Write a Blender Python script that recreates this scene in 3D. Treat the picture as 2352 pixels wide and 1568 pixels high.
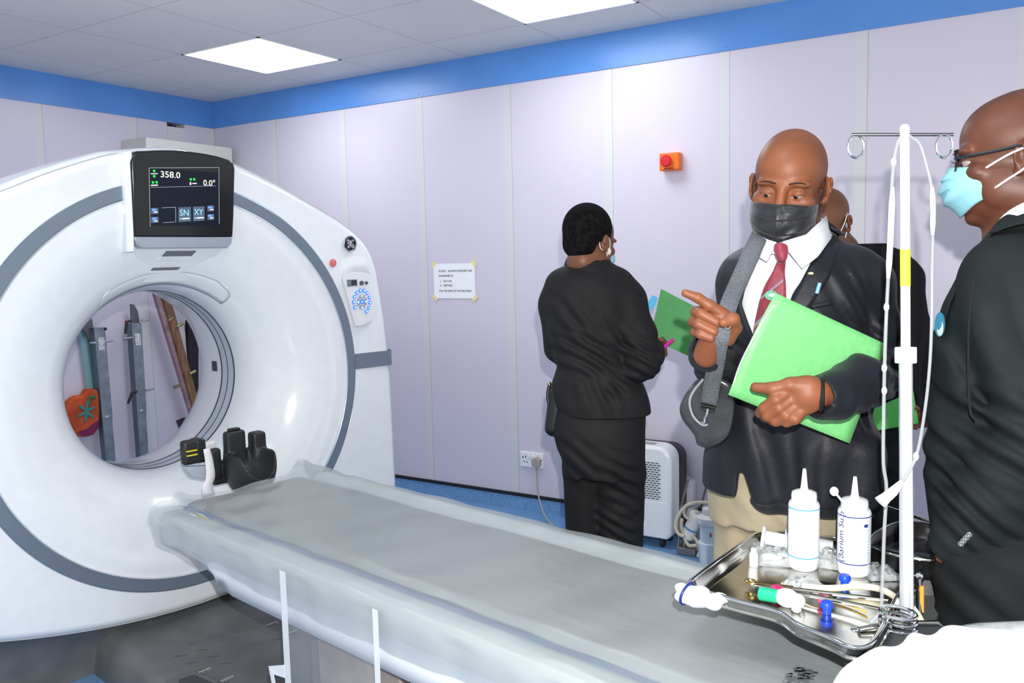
import bpy, math, random
import numpy as np
from mathutils import Matrix, Vector
random.seed(7); rng = np.random.RandomState(5)
PI = math.pi
for o in list(bpy.data.objects): bpy.data.objects.remove(o)
SC = bpy.context.scene; COL = SC.collection

# ------------------------------------------------------------------ camera
# room frame: origin = floor corner of left wall (x=0) and back wall (y=0); z up
CAM = np.array([4.894, -4.012, 1.45]); FPX = 1911.04
YAW, PIT, ROL = 0.550949312, -0.100027172, -0.0229676209
def _basis():
    cy, sy = math.cos(YAW), math.sin(YAW)
    f = np.array([-sy*math.cos(PIT), cy*math.cos(PIT), math.sin(PIT)])
    r = np.array([cy, sy, 0.]); u = np.cross(r, f)
    return r*math.cos(ROL)+u*math.sin(ROL), -r*math.sin(ROL)+u*math.cos(ROL), f
RV, UV, FV = _basis()
cd = bpy.data.cameras.new('camera'); cam = bpy.data.objects.new('camera', cd); COL.objects.link(cam)
cd.sensor_width = 36; cd.lens = FPX/2352*36; cd.clip_start = .02
cam.matrix_world = Matrix(((RV[0], UV[0], -FV[0], CAM[0]), (RV[1], UV[1], -FV[1], CAM[1]), (RV[2], UV[2], -FV[2], CAM[2]), (0, 0, 0, 1)))
SC.camera = cam

# ------------------------------------------------------------------ world, lights, exposure
wd = bpy.data.worlds.new('world'); SC.world = wd; wd.use_nodes = True
wd.node_tree.nodes['Background'].inputs[0].default_value = (.98, .985, 1., 1)
wd.node_tree.nodes['Background'].inputs[1].default_value = .52
def flash_light():
    # the photographer's flash, mounted just above the lens
    l = bpy.data.lights.new('camera_flash', 'SPOT'); l.energy = 118; l.shadow_soft_size = .012
    l.spot_size = math.radians(100); l.spot_blend = .5; l.color = (1, .985, .97)
    o = bpy.data.objects.new('camera_flash', l); COL.objects.link(o)
    p = CAM + RV*.035 + UV*.135 - FV*.03
    m = cam.matrix_world.copy(); m.translation = Vector(p); o.matrix_world = m
flash_light()
SC.view_settings.view_transform = 'Standard'; SC.view_settings.look = 'None'
SC.view_settings.gamma = 1; SC.view_settings.use_curve_mapping = False
SC.view_settings.exposure = .88

# ------------------------------------------------------------------ coordinate helpers
def ray(x, y): return FV + RV*(x-1176)/FPX - UV*(y-784)/FPX
def atd(x, y, D): return CAM + ray(x, y)*D
def atz(x, y, z): v = ray(x, y); return CAM + v*(z-CAM[2])/v[2]
def aty(x, y, Y): v = ray(x, y); return CAM + v*(Y-CAM[1])/v[1]
def atx(x, y, X): v = ray(x, y); return CAM + v*(X-CAM[0])/v[0]
# scanner frame: a = out of the gantry face along the couch, t = sideways, z = up
TH = -0.17950252; GN = np.array([math.cos(TH), math.sin(TH), 0]); GT = np.array([-math.sin(TH), math.cos(TH), 0]); G0 = np.array([2.305, -2.0505, 0])
def GW(a, t, z): return G0+GN*a+GT*t+np.array([0, 0, z])
def ata(x, y, a):
    v = ray(x, y); s = ((G0+GN*a-CAM)@GN)/(v@GN); P = CAM+v*s-G0; return np.array([a, P@GT, P[2]])
def gloc(P): P = np.array(P, float)-G0; return np.array([P@GN, P@GT, P[2]])

# ------------------------------------------------------------------ materials
def mat(name, col, rough=.5, metal=0, spec=.5, emit=None, es=1, noise=0, nscale=20, bump=0, bscale=40, trans=0, alpha=1, sheen=0, coat=0, stretch=None, ior=1.45, sss=0):
    m = bpy.data.materials.new(name); m.use_nodes = True; nt = m.node_tree; b = nt.nodes['Principled BSDF']
    b.inputs['Base Color'].default_value = (*col, 1); b.inputs['Roughness'].default_value = rough; b.inputs['Metallic'].default_value = metal
    b.inputs['Specular IOR Level'].default_value = spec; b.inputs['IOR'].default_value = ior
    b.inputs['Transmission Weight'].default_value = trans; b.inputs['Alpha'].default_value = alpha
    b.inputs['Sheen Weight'].default_value = sheen; b.inputs['Coat Weight'].default_value = coat
    if sss: b.inputs['Subsurface Weight'].default_value = sss; b.inputs['Subsurface Scale'].default_value = .01
    if emit: b.inputs['Emission Color'].default_value = (*emit, 1); b.inputs['Emission Strength'].default_value = es
    tc = nt.nodes.new('ShaderNodeTexCoord'); src = tc.outputs['Object']
    if stretch:
        mp = nt.nodes.new('ShaderNodeMapping'); mp.inputs['Scale'].default_value = stretch; nt.links.new(src, mp.inputs[0]); src = mp.outputs[0]
    n = nt.nodes.new('ShaderNodeTexNoise'); n.inputs['Scale'].default_value = nscale; n.inputs['Detail'].default_value = 4; nt.links.new(src, n.inputs['Vector'])
    r = nt.nodes.new('ShaderNodeValToRGB'); k = max(noise, .012)
    r.color_ramp.elements[0].color = (*[c*(1-k) for c in col], 1); r.color_ramp.elements[1].color = (*[min(1, c*(1+k)) for c in col], 1)
    r.color_ramp.elements[0].position = .35; r.color_ramp.elements[1].position = .65
    nt.links.new(n.outputs['Fac'], r.inputs[0]); nt.links.new(r.outputs[0], b.inputs['Base Color'])
    if bump:
        n2 = nt.nodes.new('ShaderNodeTexNoise'); n2.inputs['Scale'].default_value = bscale; n2.inputs['Detail'].default_value = 5; nt.links.new(src, n2.inputs['Vector'])
        bp = nt.nodes.new('ShaderNodeBump'); bp.inputs['Strength'].default_value = bump; bp.inputs['Distance'].default_value = .01
        nt.links.new(n2.outputs['Fac'], bp.inputs['Height']); nt.links.new(bp.outputs[0], b.inputs['Normal'])
    return m

# ------------------------------------------------------------------ mesh helpers
PM = {}                                   # parent name -> world matrix
def rotz(a): return Matrix.Rotation(a, 4, 'Z')
def frame_of(parent):
    return PM[parent.name] if parent is not None else Matrix()
class MB:
    def __init__(s): s.v = []; s.f = []; s.m = []; s.n = 0
    def add(s, V, F, mi=0, M=None):
        V = np.asarray(V, float).reshape(-1, 3)
        if M is not None: A = np.array(M); V = V@A[:3, :3].T + A[:3, 3]
        s.v.append(V); s.f += [tuple(int(i)+s.n for i in f) for f in F]; s.m += [mi]*len(F); s.n += len(V); return s
    def box(s, c, d, R=None, mi=0):
        c = np.array(c, float); d = np.array(d, float)/2
        V = np.array([(x, y, z) for x in (-1, 1) for y in (-1, 1) for z in (-1, 1)], float)*d
        if R is not None: V = V@np.array(R).T
        return s.add(V+c, [(0, 1, 3, 2), (4, 6, 7, 5), (0, 4, 5, 1), (2, 3, 7, 6), (0, 2, 6, 4), (1, 5, 7, 3)], mi)
    def lathe(s, prof, c=(0, 0, 0), ax=(0, 0, 1), N=32, mi=0, cap=True, sc=(1, 1)):
        ax = np.array(ax, float); ax /= np.linalg.norm(ax); h = np.array([1., 0, 0]) if abs(ax[0]) < .9 else np.array([0, 1., 0])
        e1 = np.cross(ax, h); e1 /= np.linalg.norm(e1); e2 = np.cross(ax, e1); V = []; c = np.array(c, float)
        for r, z in prof:
            for k in range(N):
                a = 2*PI*k/N; V.append(c+ax*z+(e1*math.cos(a)*sc[0]+e2*math.sin(a)*sc[1])*r)
        F = [(i*N+k, i*N+(k+1) % N, (i+1)*N+(k+1) % N, (i+1)*N+k) for i in range(len(prof)-1) for k in range(N)]
        if cap: F += [tuple(range(N))[::-1], tuple((len(prof)-1)*N+k for k in range(N))]
        return s.add(V, F, mi)
    def cyl(s, a, b, r, r2=None, N=20, mi=0):
        a = np.array(a, float); b = np.array(b, float); L = np.linalg.norm(b-a)
        return s.lathe([(r, 0), (r if r2 is None else r2, L)], a, (b-a)/L, N, mi)
    def tube(s, P, r, N=10, mi=0, closed=False, flat=None, up=None):
        P = np.array(P, float); n = len(P); rr = np.broadcast_to(np.array(r, float), (n,)); T = np.gradient(P, axis=0) if not closed else np.roll(P, -1, 0)-np.roll(P, 1, 0)
        T /= np.linalg.norm(T, axis=1)[:, None]+1e-12
        nrm = np.cross(T[0], [0, 0, 1.] if abs(T[0][2]) < .9 else [1., 0, 0]) if up is None else np.array(up, float); V = []
        for i in range(n):
            nrm = nrm-T[i]*(nrm@T[i]); nrm /= np.linalg.norm(nrm)+1e-12; b = np.cross(T[i], nrm)
            for k in range(N):
                a = 2*PI*k/N; V.append(P[i]+(nrm*math.cos(a)+b*math.sin(a)*(flat or 1))*rr[i])
        m = n if closed else n-1
        F = [(i*N+k, i*N+(k+1) % N, ((i+1) % n)*N+(k+1) % N, ((i+1) % n)*N+k) for i in range(m) for k in range(N)]
        if not closed: F += [tuple(range(N))[::-1], tuple((n-1)*N+k for k in range(N))]
        return s.add(V, F, mi)
    def grid(s, A, mi=0, wrap=False):
        A = np.array(A, float); a, b = A.shape[:2]; bb = b if wrap else b-1
        F = [(i*b+j, i*b+(j+1) % b, (i+1)*b+(j+1) % b, (i+1)*b+j) for i in range(a-1) for j in range(bb)]
        return s.add(A.reshape(-1, 3), F, mi)
    def prism(s, poly, n, th, mi=0):      # planar 3d polygon extruded by th along n
        P = np.array(poly, float); n = np.array(n, float); k = len(P); V = np.vstack([P, P+n*th])
        return s.add(V, [tuple(range(k))[::-1], tuple(range(k, 2*k))]+[(i, (i+1) % k, k+(i+1) % k, k+i) for i in range(k)], mi)
    def ball(s, c, r, N=16, mi=0, R=None):
        r = np.broadcast_to(np.array(r, float), (3,)); V = []; M_ = N//2
        for i in range(M_+1):
            a = PI*i/M_
            for k in range(N): b = 2*PI*k/N; V.append((math.sin(a)*math.cos(b)*r[0], math.sin(a)*math.sin(b)*r[1], math.cos(a)*r[2]))
        V = np.array(V)
        if R is not None: V = V@np.array(R).T
        return s.add(V+np.array(c), [(i*N+k, (i+1)*N+k, (i+1)*N+(k+1) % N, i*N+(k+1) % N) for i in range(M_) for k in range(N)], mi)
def put(name, mb, mats, parent=None, smooth=True, bevel=0, solid=0, sub=0, local=False, auto=40, origin=None, offset=-1):
    """one mesh object; vertices given in world space unless local=True (parent space)"""
    V = np.vstack(mb.v)
    if parent is not None and not local:
        A = np.array(frame_of(parent).inverted()); V = V@A[:3, :3].T+A[:3, 3]
    me = bpy.data.meshes.new(name); o = bpy.data.objects.new(name, me); COL.objects.link(o)
    if parent is None:
        org = np.array(origin, float) if origin is not None else np.array([(V[:, 0].min()+V[:, 0].max())/2, (V[:, 1].min()+V[:, 1].max())/2, V[:, 2].min()])
        V = V-org; o.location = org; PM[o.name] = Matrix.Translation(Vector(org))
    me.from_pydata(V.tolist(), [], mb.f); me.validate(clean_customdata=False)
    for m in (mats if isinstance(mats, (list, tuple)) else [mats]): me.materials.append(m)
    if len(me.polygons) == len(mb.m): me.polygons.foreach_set('material_index', mb.m)
    if smooth:
        me.polygons.foreach_set('use_smooth', [True]*len(me.polygons))
        if auto: me.set_sharp_from_angle(angle=math.radians(auto))
    if parent is not None:
        o.parent = parent; PM[o.name] = frame_of(parent).copy()
    if bevel: b = o.modifiers.new('bevel', 'BEVEL'); b.width = bevel; b.segments = 3; b.limit_method = 'ANGLE'; b.angle_limit = math.radians(40); b.harden_normals = False
    if solid: q = o.modifiers.new('solid', 'SOLIDIFY'); q.thickness = solid; q.offset = offset
    if sub: q = o.modifiers.new('sub', 'SUBSURF'); q.levels = q.render_levels = sub
    return o
def tag(o, label=None, cat=None, group=None, kind=None):
    for k, v in (('label', label), ('category', cat), ('group', group), ('kind', kind)):
        if v: o[k] = v
    return o
def thing(name, loc, rz, label, cat, group=None):
    o = bpy.data.objects.new(name, None); COL.objects.link(o); o.empty_display_size = .1
    M = Matrix.Translation(Vector(loc))@rotz(rz); o.matrix_world = M; PM[o.name] = M
    return tag(o, label, cat, group)
def text_mb(txt, size, M, mi=0, ext=.0004, align='LEFT', bold=False, mb=None):
    cu = bpy.data.curves.new('t', 'FONT'); cu.body = txt; cu.size = size; cu.extrude = ext; cu.align_x = align; cu.resolution_u = 3
    if bold: cu.offset = size*.018
    o = bpy.data.objects.new('t', cu); COL.objects.link(o); bpy.context.view_layer.update()
    me = bpy.data.meshes.new_from_object(o.evaluated_get(bpy.context.evaluated_depsgraph_get()))
    V = np.array([v.co[:] for v in me.vertices]).reshape(-1, 3); F = [tuple(p.vertices) for p in me.polygons]
    bpy.data.objects.remove(o); bpy.data.curves.remove(cu); bpy.data.meshes.remove(me)
    mb = mb or MB(); A = np.array(M); mb.add(V@A[:3, :3].T+A[:3, 3], F, mi); return mb
def basis4(ex, ey, ez, o):
    return np.array([[ex[0], ey[0], ez[0], o[0]], [ex[1], ey[1], ez[1], o[1]], [ex[2], ey[2], ez[2], o[2]], [0, 0, 0, 1]], float)
def spline(P, n=40):
    P = np.array(P, float); t = np.r_[0, np.cumsum(np.linalg.norm(np.diff(P, axis=0), axis=1))]; Q = np.vstack([2*P[0]-P[1], P, 2*P[-1]-P[-2]]); out = []
    for s in np.linspace(0, len(P)-1.0001, n):
        i = int(s); u = s-i; p0, p1, p2, p3 = Q[i:i+4]
        out.append(.5*((2*p1)+(-p0+p2)*u+(2*p0-5*p1+4*p2-p3)*u*u+(-p0+3*p1-3*p2+p3)*u**3))
    return np.array(out)
def interp(x, xs, ys): return np.interp(x, xs, ys)

# ------------------------------------------------------------------ implicit modelling (bodies, clothes)
class Field:
    def __init__(s, lo, hi, h):
        s.h = h; s.lo = np.array(lo, float); s.n = np.ceil((np.array(hi)-s.lo)/h).astype(int)+1
        s.D = np.full(s.n, .5, np.float32); s.ax = [s.lo[i]+h*np.arange(s.n[i]) for i in range(3)]
    def _b(s, lo, hi):
        a = np.clip(np.floor((np.array(lo)-s.lo)/s.h).astype(int), 0, s.n); b = np.clip(np.ceil((np.array(hi)-s.lo)/s.h).astype(int)+1, 0, s.n)
        return tuple(slice(a[i], b[i]) for i in range(3))
    def _g(s, sl): return np.meshgrid(*[s.ax[i][sl[i]] for i in range(3)], indexing='ij', sparse=True)
    def _u(s, sl, d, k, op):
        if d.size == 0: return
        A = s.D[sl]
        if op == 'sub': d = -d; A_ = -A; h = np.maximum(k-np.abs(A_-(-d)), 0)/k if k else 0; s.D[sl] = np.maximum(A, d)+h*h*k*.25; return
        h = np.maximum(k-np.abs(A-d), 0)/k if k else 0
        s.D[sl] = np.minimum(A, d)-h*h*k*.25
    def ell(s, c, r, k=.01, R=None, op='add', cut=None):
        c = np.array(c, float); r = np.broadcast_to(np.array(r, float), (3,)); m = r.max()+2*k+.012; sl = s._b(c-m, c+m); X, Y, Z = s._g(sl); X = X-c[0]; Y = Y-c[1]; Z = Z-c[2]
        if R is not None: R = np.array(R); P = [X*R[0, i]+Y*R[1, i]+Z*R[2, i] for i in range(3)]
        else: P = [X, Y, Z]
        k0 = np.sqrt((P[0]/r[0])**2+(P[1]/r[1])**2+(P[2]/r[2])**2)+1e-6; k1 = np.sqrt((P[0]/r[0]**2)**2+(P[1]/r[1]**2)**2+(P[2]/r[2]**2)**2)+1e-6
        d = k0*(k0-1)/k1
        if cut is not None: n, o = cut; d = np.maximum(d, P[0]*n[0]+P[1]*n[1]+P[2]*n[2]-o)
        s._u(sl, d.astype(np.float32), k, op); return s
    def cone(s, a, b, ra, rb=None, k=.01, op='add', fl=None):
        rb = ra if rb is None else rb; a = np.array(a, float); b = np.array(b, float); m = max(ra, rb)+2*k+.012
        sl = s._b(np.minimum(a, b)-m, np.maximum(a, b)+m); X, Y, Z = s._g(sl); ab = b-a; L = ab@ab+1e-9
        t = np.clip(((X-a[0])*ab[0]+(Y-a[1])*ab[1]+(Z-a[2])*ab[2])/L, 0, 1)
        dx = X-a[0]-t*ab[0]; dy = Y-a[1]-t*ab[1]; dz = Z-a[2]-t*ab[2]
        d = np.sqrt(dx*dx+dy*dy+dz*dz)-(ra+(rb-ra)*t); s._u(sl, d.astype(np.float32), k, op); return s
    def chain(s, P, r, k=.008):
        for i in range(len(P)-1): s.cone(P[i], P[i+1], r[i], r[i+1], k)
        return s
    def loft(s, S, k=.02, op='add', p=2.3):      # rows: z, cx, cy, hx, hy  (z ascending)
        S = np.array(sorted(S, key=lambda q: q[0]), float); mx = S[:, 3:5].max()+2*k+.02
        lo = [(S[:, 1]-S[:, 3]).min()-2*k-.02, (S[:, 2]-S[:, 4]).min()-2*k-.02, S[0, 0]-2*k-.02]; hi = [(S[:, 1]+S[:, 3]).max()+2*k+.02, (S[:, 2]+S[:, 4]).max()+2*k+.02, S[-1, 0]+2*k+.02]
        sl = s._b(lo, hi); X, Y, Z = s._g(sl); z = Z.ravel()
        def I(c):
            q = np.interp(z, S[:, 0], S[:, c]); q2 = (np.interp(z-.012, S[:, 0], S[:, c])+np.interp(z+.012, S[:, 0], S[:, c])+q)/3; return q2[None, None, :]
        cx, cy, hx, hy = I(1), I(2), I(3), I(4)
        q = (np.abs((X-cx)/hx)**p+np.abs((Y-cy)/hy)**p+1e-9)**(1/p); g = np.minimum(hx, hy)
        d = (q-1)*g; d = np.maximum(d, np.maximum(S[0, 0]-Z, Z-S[-1, 0])); s._u(sl, d.astype(np.float32), k, op); return s
    def boxr(s, c, hd, rad=.01, R=None, k=.01, op='add'):
        c = np.array(c, float); hd = np.array(hd, float); m = np.linalg.norm(hd)+2*k+.01; sl = s._b(c-m, c+m); X, Y, Z = s._g(sl); X = X-c[0]; Y = Y-c[1]; Z = Z-c[2]
        R = np.eye(3) if R is None else np.array(R); P = [np.abs(X*R[0, i]+Y*R[1, i]+Z*R[2, i])-hd[i]+rad for i in range(3)]
        d = np.sqrt(sum(np.maximum(q, 0)**2 for q in P))+np.minimum(np.maximum(np.maximum(P[0], P[1]), P[2]), 0)-rad
        s._u(sl, d.astype(np.float32), k, op); return s
    def ripple(s, c, rad, amp, wv, dr, ph=0, warp=.0):
        """cloth folds: wave of amplitude amp, wavelength wv, along dr, fading out from c over rad"""
        c = np.array(c, float); rad = np.broadcast_to(np.array(rad, float), (3,)); sl = s._b(c-rad, c+rad); X, Y, Z = s._g(sl); dr = np.array(dr, float); dr /= np.linalg.norm(dr)
        w = np.maximum(0, 1-((X-c[0])/rad[0])**2-((Y-c[1])/rad[1])**2-((Z-c[2])/rad[2])**2)
        q = (X-c[0])*dr[0]+(Y-c[1])*dr[1]+(Z-c[2])*dr[2]+warp*np.sin((X-c[0])*19+(Z-c[2])*13+(Y-c[1])*11+ph)
        a = np.sin(q*2*PI/wv+ph); a = np.sign(a)*np.abs(a)**.7
        s.D[sl] = s.D[sl]+(amp*w*a).astype(np.float32); return s
    def poly(s, pts, y0, y1, k=.005, op='sub'):      # polygon in x/z, slab in y
        P = np.array(pts, float); m = 2*k+.015; sl = s._b([P[:, 0].min()-m, y0-m, P[:, 1].min()-m], [P[:, 0].max()+m, y1+m, P[:, 1].max()+m]); X, Y, Z = s._g(sl)
        X2 = X[:, 0, :]+0*Z[:, 0, :]; Z2 = Z[:, 0, :]+0*X[:, 0, :]; d = np.full(X2.shape, 1e9); sg = np.ones(X2.shape); n = len(P)
        for i in range(n):
            a, b = P[i], P[i-1]; e = b-a; wx, wz = X2-a[0], Z2-a[1]; t = np.clip((wx*e[0]+wz*e[1])/(e@e+1e-12), 0, 1)
            d = np.minimum(d, (wx-e[0]*t)**2+(wz-e[1]*t)**2)
            c1 = Z2 >= a[1]; c2 = Z2 < b[1]; c3 = e[0]*wz > e[1]*wx; fl = (c1 & c2 & c3) | (~c1 & ~c2 & ~c3); sg = np.where(fl, -sg, sg)
        d = (np.sqrt(d)*sg)[:, None, :]; d = np.maximum(d, np.maximum(y0-Y, Y-y1)); s._u(sl, d.astype(np.float32), k, op); return s
    def mesh(s):
        D = s.D; ins = D < 0; nx, ny, nz = D.shape; c = np.zeros((nx-1, ny-1, nz-1, 3), np.float32); cnt = np.zeros((nx-1, ny-1, nz-1), np.float32)
        corners = [(i, j, k) for i in (0, 1) for j in (0, 1) for k in (0, 1)]
        allin = np.ones(cnt.shape, bool); anyin = np.zeros(cnt.shape, bool)
        for i, j, k in corners: q = ins[i:nx-1+i, j:ny-1+j, k:nz-1+k]; allin &= q; anyin |= q
        act = np.argwhere(anyin & ~allin); I, J, K = act.T; P = np.zeros((len(act), 3)); n = np.zeros(len(act))
        val = {q: D[I+q[0], J+q[1], K+q[2]] for q in corners}
        for q in corners:
            for ax in range(3):
                if q[ax]: continue
                e = list(q); e[ax] = 1; e = tuple(e); a, b = val[q], val[e]; m = (a < 0) != (b < 0); t = np.where(m, a/(np.where(m, a-b, 1)), 0)
                pt = np.tile(np.array(q, float), (len(act), 1)); pt[:, ax] = t; P += pt*m[:, None]; n += m
        P = (act+P/n[:, None])*s.h+s.lo; idx = -np.ones(cnt.shape, np.int64); idx[I, J, K] = np.arange(len(act)); F = []
        for ax in range(3):
            o1, o2 = [(1, 2), (2, 0), (0, 1)][ax]; A = np.argwhere(np.take(ins, range(0, D.shape[ax]-1), ax) != np.take(ins, range(1, D.shape[ax]), ax))
            ok = (A[:, o1] > 0) & (A[:, o2] > 0) & (A[:, o1] < D.shape[o1]-1) & (A[:, o2] < D.shape[o2]-1); A = A[ok]
            def g(d1, d2): B = A.copy(); B[:, o1] += d1; B[:, o2] += d2; return idx[B[:, 0], B[:, 1], B[:, 2]]
            q = np.stack([g(-1, -1), g(0, -1), g(0, 0), g(-1, 0)], 1); fl = ins[A[:, 0], A[:, 1], A[:, 2]]; q[~fl] = q[~fl][:, ::-1]; F.append(q)
        return P, np.vstack(F)
def smooth_mesh(P, F, it=3, lam=.5):
    e = np.vstack([F[:, [0, 1]], F[:, [1, 2]], F[:, [2, 3]], F[:, [3, 0]]]); e = np.vstack([e, e[:, ::-1]]); n = len(P); deg = np.bincount(e[:, 0], minlength=n)[:, None]
    for _ in range(it):
        S = np.stack([np.bincount(e[:, 0], P[e[:, 1], i], n) for i in range(3)], 1)/np.maximum(deg, 1); P = P+lam*(S-P)
    return P
def put_field(name, fs, mats, parent, xf=None, it=2, mi=0, sub=0):
    """fs: list of (Field, transform 4x4 or None, iterations)"""
    mb = MB()
    for q in fs:
        f, M = q[0], (q[1] if len(q) > 1 else None); P, F = f.mesh(); P = smooth_mesh(P, F, q[2] if len(q) > 2 else it)
        mb.add(P, F.tolist(), q[3] if len(q) > 3 else mi, M)
    return put(name, mb, mats, parent, auto=0, sub=sub)
# ================================================================== ROOM
H = 2.583; BZ = H-.181
def wall_mat(name):
    # pale lilac boards, joints every 0.61 m covered by a faint grey-white strip
    m = bpy.data.materials.new(name); m.use_nodes = True; nt = m.node_tree; b = nt.nodes['Principled BSDF']; L = nt.links
    tc = nt.nodes.new('ShaderNodeTexCoord'); sp = nt.nodes.new('ShaderNodeSeparateXYZ'); L.new(tc.outputs['Object'], sp.inputs[0])
    sh = nt.nodes.new('ShaderNodeMath'); sh.operation = 'ADD'; sh.inputs[1].default_value = .034+61.05; L.new(sp.outputs[0], sh.inputs[0])
    d = nt.nodes.new('ShaderNodeMath'); d.operation = 'DIVIDE'; d.inputs[1].default_value = .6105; L.new(sh.outputs[0], d.inputs[0])
    fr = nt.nodes.new('ShaderNodeMath'); fr.operation = 'FRACT'; L.new(d.outputs[0], fr.inputs[0])
    a = nt.nodes.new('ShaderNodeMath'); a.operation = 'LESS_THAN'; a.inputs[1].default_value = .075; L.new(fr.outputs[0], a.inputs[0])
    ln = nt.nodes.new('ShaderNodeMath'); ln.operation = 'COMPARE'; ln.inputs[1].default_value = .078; ln.inputs[2].default_value = .004; L.new(fr.outputs[0], ln.inputs[0])
    n = nt.nodes.new('ShaderNodeTexNoise'); n.inputs['Scale'].default_value = 1.4; n.inputs['Detail'].default_value = 3; L.new(tc.outputs['Object'], n.inputs['Vector'])
    r = nt.nodes.new('ShaderNodeValToRGB'); r.color_ramp.elements[0].color = (.60, .56, .655, 1); r.color_ramp.elements[1].color = (.645, .605, .70, 1); L.new(n.outputs['Fac'], r.inputs[0])
    mx = nt.nodes.new('ShaderNodeMix'); mx.data_type = 'RGBA'; L.new(a.outputs[0], mx.inputs[0]); L.new(r.outputs[0], mx.inputs[6]); mx.inputs[7].default_value = (.625, .625, .64, 1)
    m2 = nt.nodes.new('ShaderNodeMix'); m2.data_type = 'RGBA'; L.new(ln.outputs[0], m2.inputs[0]); L.new(mx.outputs[2], m2.inputs[6]); m2.inputs[7].default_value = (.46, .46, .45, 1)
    L.new(m2.outputs[2], b.inputs['Base Color']); b.inputs['Roughness'].default_value = .33; b.inputs['Specular IOR Level'].default_value = .45
    return m
MW = wall_mat('lilac_wall_board')
MBLUE = mat('blue_gloss_trim', (.095, .27, .66), .3, noise=.05, nscale=3)
def ceil_mat():
    m = bpy.data.materials.new('ceiling_tiles'); m.use_nodes = True; nt = m.node_tree; b = nt.nodes['Principled BSDF']; L = nt.links
    tc = nt.nodes.new('ShaderNodeTexCoord'); sp = nt.nodes.new('ShaderNodeSeparateXYZ'); L.new(tc.outputs['Object'], sp.inputs[0]); outs = []
    for i, off in ((0, -.981), (1, .387)):
        a = nt.nodes.new('ShaderNodeMath'); a.operation = 'ADD'; a.inputs[1].default_value = off+60; L.new(sp.outputs[i], a.inputs[0])
        d = nt.nodes.new('ShaderNodeMath'); d.operation = 'DIVIDE'; d.inputs[1].default_value = .6; L.new(a.outputs[0], d.inputs[0])
        f = nt.nodes.new('ShaderNodeMath'); f.operation = 'FRACT'; L.new(d.outputs[0], f.inputs[0])
        c = nt.nodes.new('ShaderNodeMath'); c.operation = 'PINGPONG'; c.inputs[1].default_value = .5; L.new(f.outputs[0], c.inputs[0])
        l = nt.nodes.new('ShaderNodeMath'); l.operation = 'LESS_THAN'; l.inputs[1].default_value = .010; L.new(c.outputs[0], l.inputs[0]); outs.append(l)
    mxx = nt.nodes.new('ShaderNodeMath'); mxx.operation = 'MAXIMUM'; L.new(outs[0].outputs[0], mxx.inputs[0]); L.new(outs[1].outputs[0], mxx.inputs[1])
    n = nt.nodes.new('ShaderNodeTexNoise'); n.inputs['Scale'].default_value = 2.; n.inputs['Detail'].default_value = 6; L.new(tc.outputs['Object'], n.inputs['Vector'])
    r = nt.nodes.new('ShaderNodeValToRGB'); r.color_ramp.elements[0].color = (.68, .685, .685, 1); r.color_ramp.elements[1].color = (.75, .755, .755, 1); L.new(n.outputs['Fac'], r.inputs[0])
    mx = nt.nodes.new('ShaderNodeMix'); mx.data_type = 'RGBA'; L.new(mxx.outputs[0], mx.inputs[0]); L.new(r.outputs[0], mx.inputs[6]); mx.inputs[7].default_value = (.60, .60, .60, 1)
    L.new(mx.outputs[2], b.inputs['Base Color']); b.inputs['Roughness'].default_value = .8
    n3 = nt.nodes.new('ShaderNodeTexNoise'); n3.inputs['Scale'].default_value = 160; L.new(tc.outputs['Object'], n3.inputs['Vector'])
    bp = nt.nodes.new('ShaderNodeBump'); bp.inputs['Strength'].default_value = .25; bp.inputs['Distance'].default_value = .003; L.new(n3.outputs['Fac'], bp.inputs['Height']); L.new(bp.outputs[0], b.inputs['Normal'])
    return m
MCEIL = ceil_mat()
MFLOOR = mat('blue_speckled_vinyl', (.155, .315, .56), .28, noise=.22, nscale=160)
MBLACK = mat('black_rubber', (.012, .012, .014), .45)
MHOLE = mat('dark_recess', (.03, .03, .035), .8)
RX = 6.6; RY = -5.6
def structure(name, mb, m, **k): return tag(put(name, mb, m, **k), kind='structure')
structure('floor', MB().box((RX/2, RY/2, -.05), (RX, -RY, .1)), MFLOOR, smooth=False, origin=(0, 0, 0))
# ceiling with openings left for the light panels
LP = [(.981, -.387), (2.781, -.387), (1.581, -2.787), (3.981, -2.787)]  # last two panels are added out of view, for extra light
mb = MB(); xs = sorted({0, RX, *[p[0] for p in LP], *[p[0]+.6 for p in LP]}); ys = sorted({0, RY, *[p[1] for p in LP], *[p[1]-.6 for p in LP]})
for i in range(len(xs)-1):
    for j in range(len(ys)-1):
        cx, cy = (xs[i]+xs[i+1])/2, (ys[j]+ys[j+1])/2
        if any(p[0] < cx < p[0]+.6 and p[1]-.6 < cy < p[1] for p in LP): continue
        mb.box((cx, cy, H+.03), (xs[i+1]-xs[i], ys[j+1]-ys[j], .06))
structure('ceiling', mb, MCEIL, smooth=False, origin=(0, 0, 0))
MLED = mat('led_diffuser', (1, 1, 1), .5, emit=(.93, .965, 1.), es=7.)
MFR = mat('white_enamel', (.75, .76, .78), .35)
lab = ['square ceiling light panel nearest the room corner, above the scanner', 'square ceiling light panel cut by the top edge of the photo']
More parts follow.
